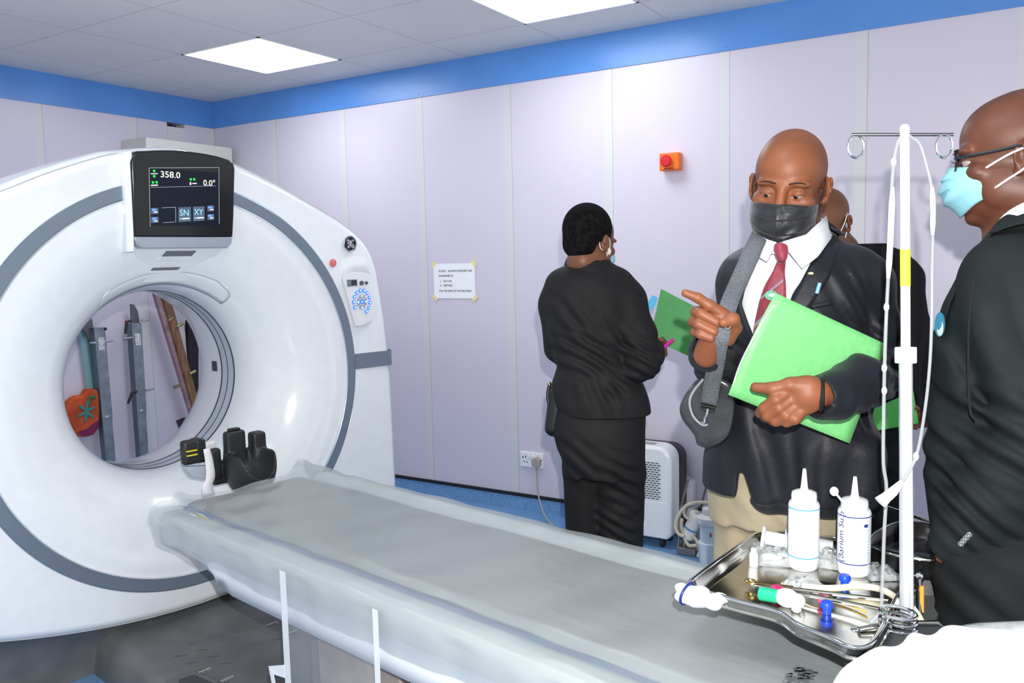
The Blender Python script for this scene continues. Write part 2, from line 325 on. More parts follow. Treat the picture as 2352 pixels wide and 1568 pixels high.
for i, (x, y) in enumerate(LP):
    L_ = thing('ceiling_light', (x+.3, y-.3, H-.004), 0, lab[i] if i < 2 else ['', '', 'added square ceiling light panel above the left side of the scanner, out of view', 'added square ceiling light panel above the near end of the couch, out of view'][i], 'ceiling light', 'recessed square ceiling lights')
    put('diffuser', MB().box((0, 0, .006), (.572, .572, .006)), MLED, L_, local=True, smooth=False)
    f = MB()
    for sx, sy, w, d in ((0, .293, .6, .014), (0, -.293, .6, .014), (.293, 0, .014, .6), (-.293, 0, .014, .6)): f.box((sx, sy, .008), (w, d, .014))
    put('frame', f, MFR, L_, local=True, smooth=False)
structure('wall_back', MB().box((RX/2, .05, H/2), (RX, .1, H)), MW, smooth=False, origin=(0, 0, 0))
# left wall, built in pieces around the small service opening under the blue band
hy0, hy1, hz0, hz1 = -.375, -.235, 2.375, 2.402
mb = MB()
def lw(y0, y1, z0, z1, x=-.05, w=.1): mb.add(*(lambda b: (np.vstack(b.v), b.f))(MB().box(((y0+y1)/2, -x, (z0+z1)/2), (y1-y0, w, z1-z0))))
lw(RY, hy0, 0, H); lw(hy1, 0, 0, H); lw(hy0, hy1, 0, hz0); lw(hy0, hy1, hz1, H)
# local x runs along the wall so the board joints fall along it
wl = tag(put('wall_left', mb, MW, smooth=False, origin=(0, 0, 0)), kind='structure'); wl.rotation_euler = (0, 0, PI/2); PM[wl.name] = rotz(PI/2)
structure('trim_1', MB().box((RX/2, -.004, (BZ+H)/2), (RX-.01, .008, H-BZ)), MBLUE, smooth=False)
structure('trim_2', MB().box((.004, RY/2, (BZ+H)/2), (.008, -RY, H-BZ)), MBLUE, smooth=False)
structure('baseboard_back', MB().box((RX/2, -.003, .0415), (RX, .006, .083)), MFLOOR, smooth=False)
structure('trim_3', MB().box((RX/2, -.006, .092), (RX, .012, .018)), MBLACK, smooth=False)
structure('baseboard_left', MB().box((.003, RY/2, .0415), (.006, -RY, .083)), MFLOOR, smooth=False)
structure('trim_4', MB().box((.006, RY/2, .092), (.012, -RY, .018)), MBLACK, smooth=False)
mb = MB().box((.03, -.305, 2.388), (.02, .12, .02)); 
hb = structure('trim_5', MB().box((-.095, -.305, 2.388), (.01, .16, .05)), MHOLE, smooth=False)
cb = MB()
for k, y in enumerate((-.36, -.345, -.31, -.295)): cb.tube([(-.06, y, 2.374), (-.055, y+.01, 2.388), (-.06, y+.015, 2.403)], .005, mi=k % 3)
tag(put('cable_bundle', cb, [mat('blue_cable', (.05, .12, .5), .5), mat('cream_cable', (.6, .52, .35), .5), MBLACK]), 'short run of cables showing in the small opening under the blue band', 'cable')
# cover strip below the opening
structure('trim_6', MB().box((.003, -.305, 2.27), (.006, .135, .21)), MW, smooth=False)
# small screws and board joints on the blue band
sb = MB()
for x in (1.3, 1.83, 3.0, 3.06, 3.66, 4.27): sb.lathe([(.004, 0), (.003, .002)], (x, -.008, BZ+.018), (0, -1, 0), 8)
structure('trim_7', sb, mat('screw_grey', (.15, .2, .35), .4))

# wall mounted box in the corner above the scanner
MAC = mat('ivory_casing', (.60, .61, .57), .45)
ac = thing('air_conditioner', (.15, -.37, 2.0), 0, 'pale ivory wall box high in the corner behind the scanner', 'air conditioner')
put('casing', MB().box((.125, -.385, 2.125), (.25, .66, .24)), MAC, ac, bevel=.006)
put('louvre', MB().box((.253, -.385, 2.04), (.006, .56, .05)), mat('ivory_dark', (.42, .43, .41), .5), ac, bevel=.002)

# paper notice with tape
P = [aty(*q, -.003) for q in ((997, 605), (1092, 606), (1094, 686), (999, 685))]
MPAP = mat('white_paper', (.86, .87, .89), .7)
nt_ = thing('wall_notice', (2.04, -.002, 1.22), 0, 'white paper notice with black capitals taped to the lilac wall', 'notice')
x0, x1, z0, z1 = 1.893, 2.190, 1.220, 1.426
put('paper', MB().box(((x0+x1)/2, -.003, (z0+z1)/2), (x1-x0, .001, z1-z0)), MPAP, nt_, smooth=False)
T4 = lambda x, z: basis4((1, 0, 0), (0, 0, 1), (0, -1, 0), (x, -.0040, z))
MINK = mat('black_ink', (.03, .03, .035), .7); W_ = x1-x0-.07
def fit(txt, x, z, s, w=None, gaps=None):
    q = text_mb(txt, s, np.eye(4)); V = np.vstack(q.v); ww = V[:, 0].max(); M = T4(x, z).copy()
    if w: M[:3, 0] *= w/ww
    put('lettering', MB().add(V, q.f, 0, M), MINK, nt_, smooth=False)
for i, (w, xx) in enumerate((('PLEASE', 0), ('ALWAYS', .068), ('ENSURE', .142), ('THE', .208))): fit(w, x0+.036+xx, z1-.050, .0175)
fit('HUMIDIFIER IS:', x0+.036, z1-.078, .0165); fit('1.   PUT ON', x0+.045, z1-.110, .0165); fit('2.   EMPTIED', x0+.045, z1-.135, .0165); fit('FOR THE SAKE OF THE MACHINES', x0+.036, z1-.167, .0165, .232)
MTAPE = mat('yellow_masking_tape', (.80, .70, .33), .6, noise=.1)
for (x, z, s) in ((x0+.004, z1-.004, 1), (x1-.006, z1-.002, -1), (x0+.006, z0+.003, -1), (x1-.004, z0+.001, 1)):
    c, sn = math.cos(.8*s), math.sin(.8*s); put('tape', MB().box((x, -.0045, z), (.040, .0008, .021), [[c, 0, -sn], [0, 1, 0], [sn, 0, c]]), MTAPE, nt_, smooth=False)

# emergency stop box on the wall
P = aty(1546, 373, 0)
es = thing('emergency_button', (P[0], 0, P[2]), 0, 'orange box with red push button fixed on the lilac wall', 'switch')
put('box', MB().box((P[0], -.03, P[2]), (.100, .06, .085)), mat('orange_plastic', (.85, .16, .012), .4), es, bevel=.006)
put('push_button', MB().lathe([(.018, 0), (.018, .012), (.028, .014), (.029, .022), (.024, .028), (.0, .030)], (P[0]-.008, -.06, P[2]+.002), (0, -1, 0), 24), mat('red_plastic', (.62, .012, .025), .35), es)
put('label_strip', MB().box((P[0], -.0605, P[2]-.034), (.05, .001, .006)), mat('dark_print', (.25, .03, .01), .6), es, smooth=False)

# double wall socket with plug and cable
MSK = mat('socket_white', (.78, .80, .82), .3)
sk = thing('wall_socket', (2.547, 0, .27), 0, 'white double wall socket low on the lilac wall', 'socket')
put('plate', MB().box((2.548, -.007, .306), (.150, .014, .088)), MSK, sk, bevel=.004)
for dx, dz, w, h in ((-.055, .012, .008, .009), (-.037, .016, .005, .012), (-.046, -.012, .008, .005), (-.027, -.014, .008, .005), (.066, .006, .005, .009)): put('pin_hole', MB().box((2.548+dx, -.0145, .306+dz), (w, .002, h)), MHOLE, sk, smooth=False)
for dx in (-.012, .014): put('rocker_switch', MB().box((2.548+dx, -.017, .328), (.016, .008, .018)), MSK, sk, bevel=.002)
pg = thing('power_plug', (2.590, -.03, .28), 0, 'grey three pin plug and cable in the right half of the wall socket', 'plug')
MPG = mat('grey_plug', (.36, .34, .29), .45)
put('plug_body', MB().prism([(2.566, -.015, .318), (2.566, -.015, .286), (2.576, -.015, .276), (2.606, -.015, .276), (2.616, -.015, .286), (2.616, -.015, .318), (2.591, -.015, .333)], (0, -1, 0), .032), MPG, pg, bevel=.004)
cp = [aty(1234, 1071, -.03), aty(1237, 1100, -.035), aty(1246, 1135, -.05), aty(1262, 1163, -.10)]
cp = [(2.591, -.03, .277), (2.593, -.032, .24), (2.600, -.04, .17), (2.63, -.07, .09), (2.70, -.13, .03), (2.80, -.20, .008), (2.95, -.24, .008), (3.12, -.20, .008), (3.25, -.14, .012)]
put('cable', MB().tube(spline(cp, 60), .0045), MPG, pg)
put('strain_relief', MB().cyl((2.591, -.03, .278), (2.592, -.031, .255), .008, .0055), MPG, pg)
# ================================================================== CT SCANNER GANTRY (local axes: x = a, y = t, z = up)
MWH = mat('gloss_white_shell', (.80, .83, .85), .16, noise=.015, coat=.3)
MGR = mat('satin_grey_band', (.20, .25, .31), .28, metal=.35)
MGL = mat('pale_grey_plastic', (.42, .47, .52), .3)
MDK = mat('charcoal_plastic', (.13, .134, .136), .45, noise=.15, nscale=8, bump=.1, bscale=300)
MSLOT = mat('dark_groove', (.035, .04, .05), .4)
MCH = mat('polished_chrome', (.75, .76, .78), .12, metal=1)
gan = thing('ct_scanner', G0.tolist(), TH, 'large white ring shaped medical scanner with grey circular band and screen', 'scanner')
ZC = 1.007
SIL = [(0, 1.893), (.08, 1.885), (.24, 1.860), (.34, 1.825), (.455, 1.780), (.555, 1.733), (.639, 1.695), (.748, 1.640), (.839, 1.583), (.896, 1.522), (.929, 1.448), (.946, 1.351), (.968, 1.211), (.985, 1.03), (.992, .929), (.995, .643), (.995, .33)]
SIL = [(t*.985, z-.012) for t, z in SIL]
def bot(t): return .158+.10*(abs(t)/.68)**1.9
R_ = SIL[:-1]+[(SIL[-1][0], bot(.98))]
bt = [(t, bot(t)) for t in np.linspace(.9, -.9, 19)]
loop = R_+bt+[(-t, z) for t, z in R_[::-1]][:-1]
LPt = np.array(loop+[loop[0]])
def sil_r(phi):        # distance from bore centre to the outline in direction phi
    d = np.array([math.cos(phi), math.sin(phi)]); best = None
    for i in range(len(LPt)-1):
        p = LPt[i]-[0, ZC]; q = LPt[i+1]-[0, ZC]; e = q-p; den = d[0]*(-e[1])+d[1]*e[0]
        if abs(den) < 1e-9: continue
        u = (d[0]*p[1]-d[1]*p[0])/(d[1]*e[0]-d[0]*e[1]) if abs(d[1]*e[0]-d[0]*e[1]) > 1e-12 else -1
        if -1e-6 <= u <= 1+1e-6:
            r = (p+e*u)@d
            if r > 0 and (best is None or r < best): best = r
    return best or .95
NA = 256; PH = np.linspace(0, 2*PI, NA, endpoint=False); SR = np.array([sil_r(p) for p in PH]); SR = (np.roll(SR, 1)+2*SR+np.roll(SR, -1))/4
def ring_row(a, r): r = np.broadcast_to(r, (NA,)); a = np.broadcast_to(a, (NA,)); return np.stack([a, r*np.cos(PH), ZC+r*np.sin(PH)], 1)
# outer shell: front face from the grey band to the edge, rounded edge, side, back
rows = [ring_row(-.012, .735)]
for k in np.linspace(0, 1, 9): rows.append(ring_row(-.002-.006*k, .748+(SR-.05-.748)*k))
for th in np.linspace(.1, PI/2, 8): rows.append(ring_row(-.008-.10*(1-math.cos(th)), SR-.05+.05*math.sin(th)))
rows.append(ring_row(-.45, SR)); rows.append(ring_row(-.80, SR*.99)); rows.append(ring_row(-.88, SR-.05)); rows.append(ring_row(-.90, np.minimum(SR-.2, .62))); rows.append(ring_row(-.88, .55))
put('shell', MB().grid(np.array(rows), wrap=True), MWH, gan, local=True, auto=35)
# seam running just inside the outer edge of the front face
sm = MB(); sm.tube([(p[0]+.001, p[1], p[2]) for p in ring_row(-.030, SR-.018)], .0022, 6, closed=True)
put('edge_seam', sm, mat('seam_grey', (.46, .49, .51), .5), gan, local=True)
# grey circular band
b = [ring_row(-.012, .747), ring_row(.001, .745), ring_row(.004, .740), ring_row(.004, .703), ring_row(.001, .699), ring_row(-.012, .697)]
put('circular_band', MB().grid(np.array(b), wrap=True), MGR, gan, local=True, auto=30)
rim = MB().grid(np.array([ring_row(-.002, .700), ring_row(.0062, .6975), ring_row(.0060, .6945), ring_row(-.002, .692)]), wrap=True)
put('band_edge', rim, mat('bright_edge', (.80, .84, .88), .12, metal=.5), gan, local=True)
# trumpet shaped opening, bore and rear flare
pr = [(-.002, .694)]
for q in np.linspace(84, 0, 22): q = math.radians(q); pr.append((-.30+.30*math.sin(q), .70-.35*math.cos(q)))
pr += [(-.45, .350), (-.53, .352), (-.60, .362), (-.68, .392), (-.76, .44), (-.84, .50), (-.885, .556)]
put('bore_liner', MB().grid(np.array([ring_row(a, r) for a, r in pr]), wrap=True), MWH, gan, local=True, auto=0)
for a, w in ((-.312, .0042), (-.363, .0026), (-.413, .0042)):
    put('bore_groove', MB().grid(np.array([ring_row(a-w, .3492), ring_row(a-w, .3482), ring_row(a+w, .3482), ring_row(a+w, .3492)]), wrap=True), MSLOT, gan, local=True)
put('bore_window_strip', MB().grid(np.array([ring_row(-.318, .3496), ring_row(-.318, .3488), ring_row(-.407, .3488), ring_row(-.407, .3496)]), wrap=True), mat('clear_strip', (.50, .56, .62), .12), gan, local=True)
put('laser_window', MB().box((-.472, .3475, 1.011), (.040, .004, .044)), MSLOT, gan, local=True, bevel=.006)
# console below the display, following the opening down to the bore
def plate(pts_top, pts_bot, n=10, m=12, bow=.0):
    A = []
    for i in range(m):
        u = i/(m-1); row = []
        for j in range(n):
            v = j/(n-1); p = np.array(pts_top[0])*(1-v)+np.array(pts_top[1])*v; q = np.array(pts_bot[0])*(1-v)+np.array(pts_bot[1])*v; x = p*(1-u)+q*u; x[0] += bow*math.sin(PI*u); row.append(x)
        A.append(row)
    return A
CT = [(.012, -.180, 1.545), (.012, .180, 1.545)]; CB = [(-.150, -.118, 1.392), (-.150, .118, 1.392)]
con = MB(); A = np.array(plate(CT, CB)); con.grid(A)
Bk = A.copy(); Bk[:, :, 0] -= .14; 
for j, e in ((0, 1), (-1, -1)):
    S = np.stack([A[:, j], Bk[:, j]*[1, .9, 1]+[0, 0, 0]], 1); con.grid(S)
con.grid(np.stack([A[-1], A[-1]+[-.10, 0, .02]], 0)); con.grid(np.stack([A[0], Bk[0]], 0))
put('console', con, MWH, gan, local=True, auto=50)
def on_con(t, z, d=0):     # point on console face
    u = (1.545-z)/(1.545-1.392); return np.array([.012*(1-u)-.150*u+d, t, z])
sl = MB()
def slot(t0, t1, z0, z1, sk, d=.0025): sl.prism([on_con(t0, z0, d), on_con(t1, z0, d), on_con(t1+sk, z1, d), on_con(t0+sk, z1, d)], (-1, 0, 0), .012)
slot(-.058, .056, 1.484, 1.503, .010); slot(-.078, .026, 1.434, 1.444, .006)
put('speaker_slot', sl, mat('grille_shadow', (.16, .17, .19), .5), gan, local=True, smooth=False)
sl = MB(); slot(-.072, .058, 1.468, 1.482, .012, .004); slot(-.080, .024, 1.424, 1.432, .004, .004)
put('slot_lip', sl, MWH, gan, local=True, bevel=.001)
# lip plate above the bore
lip = []
for k in range(5):
    rr = .372+.050*k/4; half = math.radians(40-6*(k/4)**2)
    lip.append([(-.30+.30*math.sqrt(max(0, 1-((.70-rr)/.35)**2))+.002, rr*math.sin(s), ZC+rr*math.cos(s)) for s in np.linspace(-half, half, 40)])
put('bore_lip', MB().grid(np.array(lip)), MWH, gan, local=True, solid=.004)
ol = [lip[0][i] for i in range(40)]; ol = lip[4]; ed = [lip[k][-1] for k in range(4, -1, -1)]; ed0 = [lip[k][0] for k in range(5)]
put('lip_seam', MB().tube(spline([np.array(p)+[.001, 0, 0] for p in ed0[:4]+ol[2:-2:3]+ed[1:]], 120), .0018, 6), mat('seam_light', (.42, .46, .50), .4), gan, local=True)
# display head
def disp_pt(t, z, d=0): return np.array([.030+(z-1.56)*.10+d, t, z])
def rr_poly(t0, t1, z0, z1, r, top=None, n=6, f=disp_pt, d=0, rt=None):
    P = []; rt = r if rt is None else rt
    for cx, cz, a0, q in ((t1-r, z0+r, -90, r), (t1-rt, z1-rt, 0, rt), (t0+rt, z1-rt, 90, rt), (t0+r, z0+r, 180, r)):
        for k in range(n+1):
            a = math.radians(a0+90*k/n); P.append(f(cx+q*math.cos(a), cz+q*math.sin(a), d))
    return P
dk = mat('black_gloss_panel', (.012, .013, .015), .18)
P = [disp_pt(-.187, 1.552), disp_pt(.182, 1.552)]+[disp_pt(.184+.008*k, 1.552+.26*k) for k in (.3, .6, .9)]+[disp_pt(.192, 1.80), disp_pt(.186, 1.822), disp_pt(.17, 1.833)]
P += [disp_pt(t, 1.833+.018*(1-((t-.17)/.34)**0*abs((t-.0)/.185)**2)) for t in np.linspace(.12, -.14, 9)]+[disp_pt(-.17, 1.838), disp_pt(-.185, 1.825), disp_pt(-.192, 1.80)]
put('display_housing', MB().prism(P, (-1, 0, 0), .11), dk, gan, local=True, bevel=.006)
P = [disp_pt(.181, 1.5515), disp_pt(.176, 1.528), disp_pt(.158, 1.512), disp_pt(-.160, 1.512), disp_pt(-.181, 1.528), disp_pt(-.187, 1.5515)]
put('display_chin', MB().prism(P, (-1, 0, 0), .09), mat('silver_grey_plastic', (.36, .41, .46), .3, metal=.2), gan, local=True, bevel=.004)
# pale frame to the left of the screen
put('display_frame', MB().prism([disp_pt(-.186, 1.50, -.004), disp_pt(-.186, 1.838, -.004), disp_pt(-.206, 1.835, -.02), disp_pt(-.206, 1.50, -.02)], (-1, 0, 0), .10), MWH, gan, local=True, bevel=.004)
scr = put('screen', MB().prism(rr_poly(-.133, .128, 1.590, 1.785, .002, d=.0012), (-1, 0, 0), .002), mat('screen_glow', (.004, .005, .008), .25, spec=.2, emit=(.0035, .0055, .011), es=1.), gan, local=True, smooth=False)
MTX = mat('screen_ivory', (.1, .1, .1), .4, emit=(.95, .93, .75), es=1.0); MGN = mat('screen_green', (.01, .1, .01), .4, emit=(.02, .75, .05), es=1.); MCY = mat('screen_blue', (.02, .05, .1), .4, emit=(.25, .55, .85), es=.9)
MTL = mat('screen_tile', (.02, .03, .05), .4, emit=(.045, .065, .10), es=1.); MLN = mat('screen_line', (.05, .05, .06), .4, emit=(.20, .24, .28), es=1.); MB2 = mat('screen_button_blue', (.02, .05, .2), .4, emit=(.10, .25, .80), es=1.)
tt = MB(); GM = frame_of(gan)
sx, sz = .261/162, .195/122      # screen metres per photo pixel
def S(px, pz, d=.0032): return disp_pt(-.133+(px-337)*sx, 1.785-(pz-(393+(px-337)*.07))*sz, d)
def stext(txt, px, pz, size, mi, w=None):
    o = S(px, pz); ex = np.array([0, 1., 0]); ez = np.array([.1, 0, .995]); q = text_mb(txt, size, np.eye(4), ext=.0002); V = np.vstack(q.v)
    k = 1 if w is None else w/V[:, 0].max(); tt.add(V, q.f, mi, basis4(ex*k, ez, np.cross(ex, ez), o))
def srect(x0, y0, x1, y1, mi, d=.0026): tt.prism([S(x0, y0, d), S(x1, y0, d), S(x1, y1, d), S(x0, y1, d)], (-1, 0, 0), .0006, mi)
stext('358.0', 361, 413, .030, 0, .072); stext('0.0°', 459, 433, .030, 0, .046)
stext('SN', 403, 497, .031, 2, .034); stext('XY', 437, 497, .031, 2, .034)
for x0, x1 in ((401, 430), (435, 462)): srect(x0, 479, x1, 511, 3, .0018)
for x, y in ((348, 400), (348, 411)): tt.ball(S(x, y), (.0005, .0045, .0045), 8, 1)
for x, y in ((345, 424), (353, 424), (430, 419), (438, 419)): tt.ball(S(x, y), (.0005, .0045, .0045), 8, 1)
for x0, y0, x1, y1 in ((341, 405, 356, 406.5), (341, 429, 356, 431), (428, 425, 431, 431), (434, 427, 444, 429)): srect(x0, y0, x1, y1, 0)
for x0, y0, x1, y1 in ((340, 434, 490, 434.8), (337, 393, 498, 394), (337, 393, 338, 518), (497, 393, 498, 520), (364, 478, 395, 479), (394, 478, 395, 511), (366, 510, 392, 511)): srect(x0, y0, x1, y1, 4)
for x0, y0 in ((340, 478), (340, 497), (469, 478), (469, 497)):
    srect(x0, y0, x0+16, y0+13, 3, .0018); srect(x0+2, y0+2, x0+11, y0+6, 5); srect(x0+6, y0+8, x0+14, y0+10, 0)
for x0 in (409, 443): srect(x0, 503, x0+17, 505.5, 0); tt.ball(S(x0-4, 504), (.0004, .003, .003), 6, 2)
put('screen_readout', tt, [MTX, MGN, MCY, MTL, MLN, MB2], scr, smooth=False, local=True)
# round badge
bc = np.array([.000, .744, 1.526])
bd = put('badge', MB().lathe([(.034, 0), (.034, .004), (.031, .005), (.0295, .004), (.0, .004)], bc, (1, 0, 0), 40), [MCH], gan, local=True)
put('badge_face', MB().lathe([(.0288, .0), (.0288, .0046)], bc, (1, 0, 0), 40), mat('badge_black', (.015, .015, .017), .25), bd, local=True)
lg = MB()
def bl(P, r=.0024): lg.tube([bc+[.0052, p[0]*.001, p[1]*.001] for p in spline(P, 40)], r, 8, flat=.6)
bl([(-15, 9), (-12, 14), (-7, 13), (-8, 7), (-14, 5), (-15, 0), (-9, 1), (-3, 6), (-1, 14), (-1.5, 4), (-3, -8), (-8, -16), (-13, -13), (-11, -7), (-4, -3), (3, 0)])
bl([(13, 10), (11, 15), (6, 13), (4, 7), (8, 3), (3, 1), (1, -6), (4, -14), (11, -15), (15, -9), (12, -4), (8, -6), (9, -10)])
for a in range(4):
    q = math.radians(45+90*a); bl([(26*math.cos(q-.35), 26*math.sin(q-.35)), (21*math.cos(q-.12), 21*math.sin(q-.12)), (24.5*math.cos(q+.12), 24.5*math.sin(q+.12)), (26*math.cos(q+.4), 26*math.sin(q+.4))], .0013)
put('badge_monogram', lg, MCH, bd, local=True)
# red stop mark
rc = np.array([-.001, .652, 1.446])
rb = put('stop_button', MB().lathe([(.0165, 0), (.0165, .004), (.014, .006), (.0, .006)], rc, (1, 0, 0), 28), mat('stop_red', (.72, .10, .12), .4), gan, local=True)
rm = MB().lathe([(.0115, .0062), (.0125, .0066), (.0135, .0062)], rc, (1, 0, 0), 28, cap=False)
rm.box(rc+[.0064, 0, 0], (.001, .002, .014)); rm.box(rc+[.0064, 0, .006], (.001, .011, .002)); rm.box(rc+[.0064, 0, -.002], (.001, .008, .002))
put('stop_symbol', rm, mat('stop_pink', (.9, .45, .42), .4), rb, local=True)
# control pod: rounded keypad; raised ledge above is shaped to give a hollow's shade
shade_ledge = []
for k in range(7):
    u = k/6; shade_ledge.append([(-.0035+(.009*min(1, u*1.6) if u < .63 else .009*(1-(u-.63)/.37)**.8)*(1-abs(v)**2.5), .772+.084*v, 1.462-.062*u+.010*(1-v*v)-.008*(v < 0)*v*v*2) for v in np.linspace(-1, 1, 24)])
pod = []
put('keypad_shade_ledge', MB().grid(np.array(shade_ledge)), MWH, gan, local=True)
hs_unused = MB().grid(np.array([[(-.003, .775+.105*v, 1.425+.018*(1-v*v)) for v in np.linspace(-1, 1, 20)], [(.002, .775+.100*v, 1.400+.012*(1-v*v)) for v in np.linspace(-1, 1, 20)]]))
KC = np.array([.0, .775, 1.290])
def kp(y, z, d=0): return np.array([.002+d, y, z])
kpoly = [(.692, 1.380), (.700, 1.397), (.715, 1.403), (.80, 1.400), (.828, 1.392), (.840, 1.372), (.850, 1.30), (.857, 1.235), (.848, 1.202), (.82, 1.185), (.775, 1.172), (.755, 1.176), (.742, 1.190)]
kpoly = spline(np.array(kpoly+[kpoly[0]]), 70)[:-1]
kpd = put('keypad', MB().prism([kp(*p) for p in kpoly], (1, 0, 0), .010), mat('keypad_white', (.76, .78, .79), .3), gan, local=True, bevel=.003)
put('keypad_display', MB().prism([kp(.712, 1.344, .01), kp(.765, 1.346, .01), kp(.763, 1.374, .01), kp(.710, 1.374, .01)], (1, 0, 0), .002), mat('keypad_grey', (.16, .20, .21), .4), kpd, local=True, bevel=.001)
put('keypad_window', MB().prism([kp(.733, 1.349, .012), kp(.760, 1.350, .012), kp(.759, 1.370, .012), kp(.732, 1.370, .012)], (1, 0, 0), .001), MSLOT, kpd, local=True, smooth=False)
for y, z, r in ((.786, 1.357, .010), (.812, 1.357, .007)): put('knob', MB().lathe([(r, 0), (r, .006), (r*.85, .008), (0, .008)], kp(y, z, .01), (1, 0, 0), 20), mat('knob_violet_grey', (.10, .095, .12), .4), kpd, local=True)
MBT = mat('lit_blue_key', (.05, .12, .65), .3, emit=(.04, .14, .85), es=.6); MBT2 = mat('lit_key_symbol', (.2, .5, .9), .3, emit=(.25, .70, 1.), es=1.)
bcx, bcz = .785, 1.276
for k in range(11):
    a = math.radians(205-26.5*k); y, z = bcx+.044*math.cos(a), bcz+.050*math.sin(a)
    kb = put('key', MB().lathe([(.0085, 0), (.0085, .003), (.007, .004), (0, .004)], kp(y, z, .01), (1, 0, 0), 16), MBT, kpd, local=True)
    kb2 = MB().ball(kp(y, z, .0145), (.0006, .0045, .0045), 8)
    kpd_s = put('key_light', kb2, MBT2, kpd, local=True)
for k in range(4):
    a0 = math.radians(90*k+45+8); a1 = math.radians(90*k+135-8)
    poly = [kp(bcx+.014*math.cos(a)*1., bcz+.016*math.sin(a), .01) for a in np.linspace(a0, a1, 6)]+[kp(bcx+.027*math.cos(a), bcz+.032*math.sin(a), .01) for a in np.linspace(a1, a0, 6)]
    put('arrow_key', MB().prism(poly, (1, 0, 0), .003), mat('arrow_key_grey', (.36, .37, .40), .35), kpd, local=True, smooth=False)
    a = math.radians(90*k+90); put('arrow_light', MB().ball(kp(bcx+.021*math.cos(a), bcz+.025*math.sin(a), .0135), (.0008, .005, .005), 8), MBT2, kpd, local=True)
put('centre_key', MB().lathe([(.011, 0), (.011, .004), (0, .004)], kp(bcx, bcz, .01), (1, 0, 0), 20), MBT, kpd, local=True)
put('centre_light', MB().box(kp(bcx, bcz, .0145), (.001, .012, .004)), MBT2, kpd, local=True)
# side grey bands
for s in (1, -1):
    q = MB().prism([(.0005, s*.747, .985), (.0005, s*.747, 1.052), (-.001, s*.95, 1.048), (-.001, s*.95, .982)], (-1, 0, 0), .004)
    q.grid(np.array([[(-.008-.10*(1-math.cos(th)), s*(.9395+.045*math.sin(th)), z) for th in np.linspace(0, PI/2, 8)] for z in (.982, 1.048)])+[.0025, s*.0025, 0])
    put('side_band', q, MGR, gan, local=True)
# lower crease on the right of the face
# base skirt
bs = []
for a_, dz, sc in ((-.035, .012, 1.), (-.09, -.03, .985), (-.12, -.09, .98), (-.135, -.16, .985), (-.14, -.33, 1.0)):
    bs.append([(a_-.02*(abs(t)/.9)**2, t*sc, max(.0, bot(t)+dz) if dz > -.3 else 0) for t in np.linspace(-.98, .98, 60)])
bk = [[(-.86, p[1], p[2]) for p in r] for r in bs[::-1]]
mbs = MB().grid(np.array(bs)); mbs.grid(np.array(bk)); mbs.grid(np.array([[r[0] for r in bs], [(-.86, r[0][1], r[0][2]) for r in bs]])); mbs.grid(np.array([[r[-1] for r in bs], [(-.86, r[-1][1], r[-1][2]) for r in bs]]))
put('base_skirt', mbs, MDK, gan, local=True, auto=60)
# docking platform between gantry and couch
f = MB(); A = []
prof = [(-.36, 0), (-.355, .05), (-.34, .092), (-.315, .108), (-.27, .112), (0, .115), (.27, .112), (.315, .108), (.34, .092), (.355, .05), (.36, 0)]
for a in np.r_[np.linspace(-.13, .03, 4), np.linspace(.05, 1.1, 12)]:
    k = 1 if a > .03 else 1
    A.append([(a, t, z*(1+max(0, (.12-a))*1.8)) for t, z in prof])
f.grid(np.array(A)); f.add([A[-1][i] for i in range(11)], [tuple(range(11))])
put('platform', f, MDK, gan, local=True, auto=40)
MWN = mat('tread_grey', (.12, .12, .12), .4); MPR = mat('grey_print', (.45, .46, .46), .5)
for i in range(5):
    for j in range(4):
        a = .12+.075*j+.02*(i % 2); t = -.20+.07*i
        put('tread_mark', MB().tube([(a+.012*math.sin(u), t+.02*u/1.5, .1155) for u in np.linspace(-1.2, 1.2, 6)], .0016, 5), MWN, gan, local=True)  # short curved tread mark in one plain grey
for a, t in ((.36, -.22), (.47, -.20), (.22, .12), (.34, .13)):
    pm = MB().box((a, t+.018, .1158), (.003, .045, .001))
    for k in range(5): w = .008+.010*rng.rand(); pm.box((a+w/2, t+.009*k, .1162), (w, .004, .001))
    put('printed_mark', pm, MPR, gan, local=True, smooth=False)
put('foot_pedal', MB().prism([(.36, -.335, .113), (.36, -.24, .113), (.46, -.22, .113), (.62, -.22, .113), (.66, -.26, .113), (.66, -.335, .113)], (0, 0, 1), .022), MDK, gan, local=True, bevel=.01)
put('foot_pedal', MB().prism([(.40, -.31, .134), (.41, -.26, .134), (.52, -.245, .134), (.60, -.26, .134), (.61, -.31, .134)], (0, 0, 1), .008), mat('pedal_grey', (.045, .047, .050), .5), gan, local=True, bevel=.004)
# ================================================================== COUCH
couch = thing('patient_couch', GW(1.5, 0, 0).tolist(), TH, 'long white scanner couch with grey mattress under a clear plastic sheet', 'couch')
def CW(V): V = np.asarray(V, float); return G0+V[..., 0:1]*GN+V[..., 1:2]*GT+V[..., 2:3]*np.array([0, 0, 1.])
def gput(name, mb, m, parent=None, **k):
    for i in range(len(mb.v)): mb.v[i] = CW(mb.v[i])
    return put(name, mb, m, parent, **k)
MSIL = mat('silver_blue_plastic', (.52, .58, .66), .25)
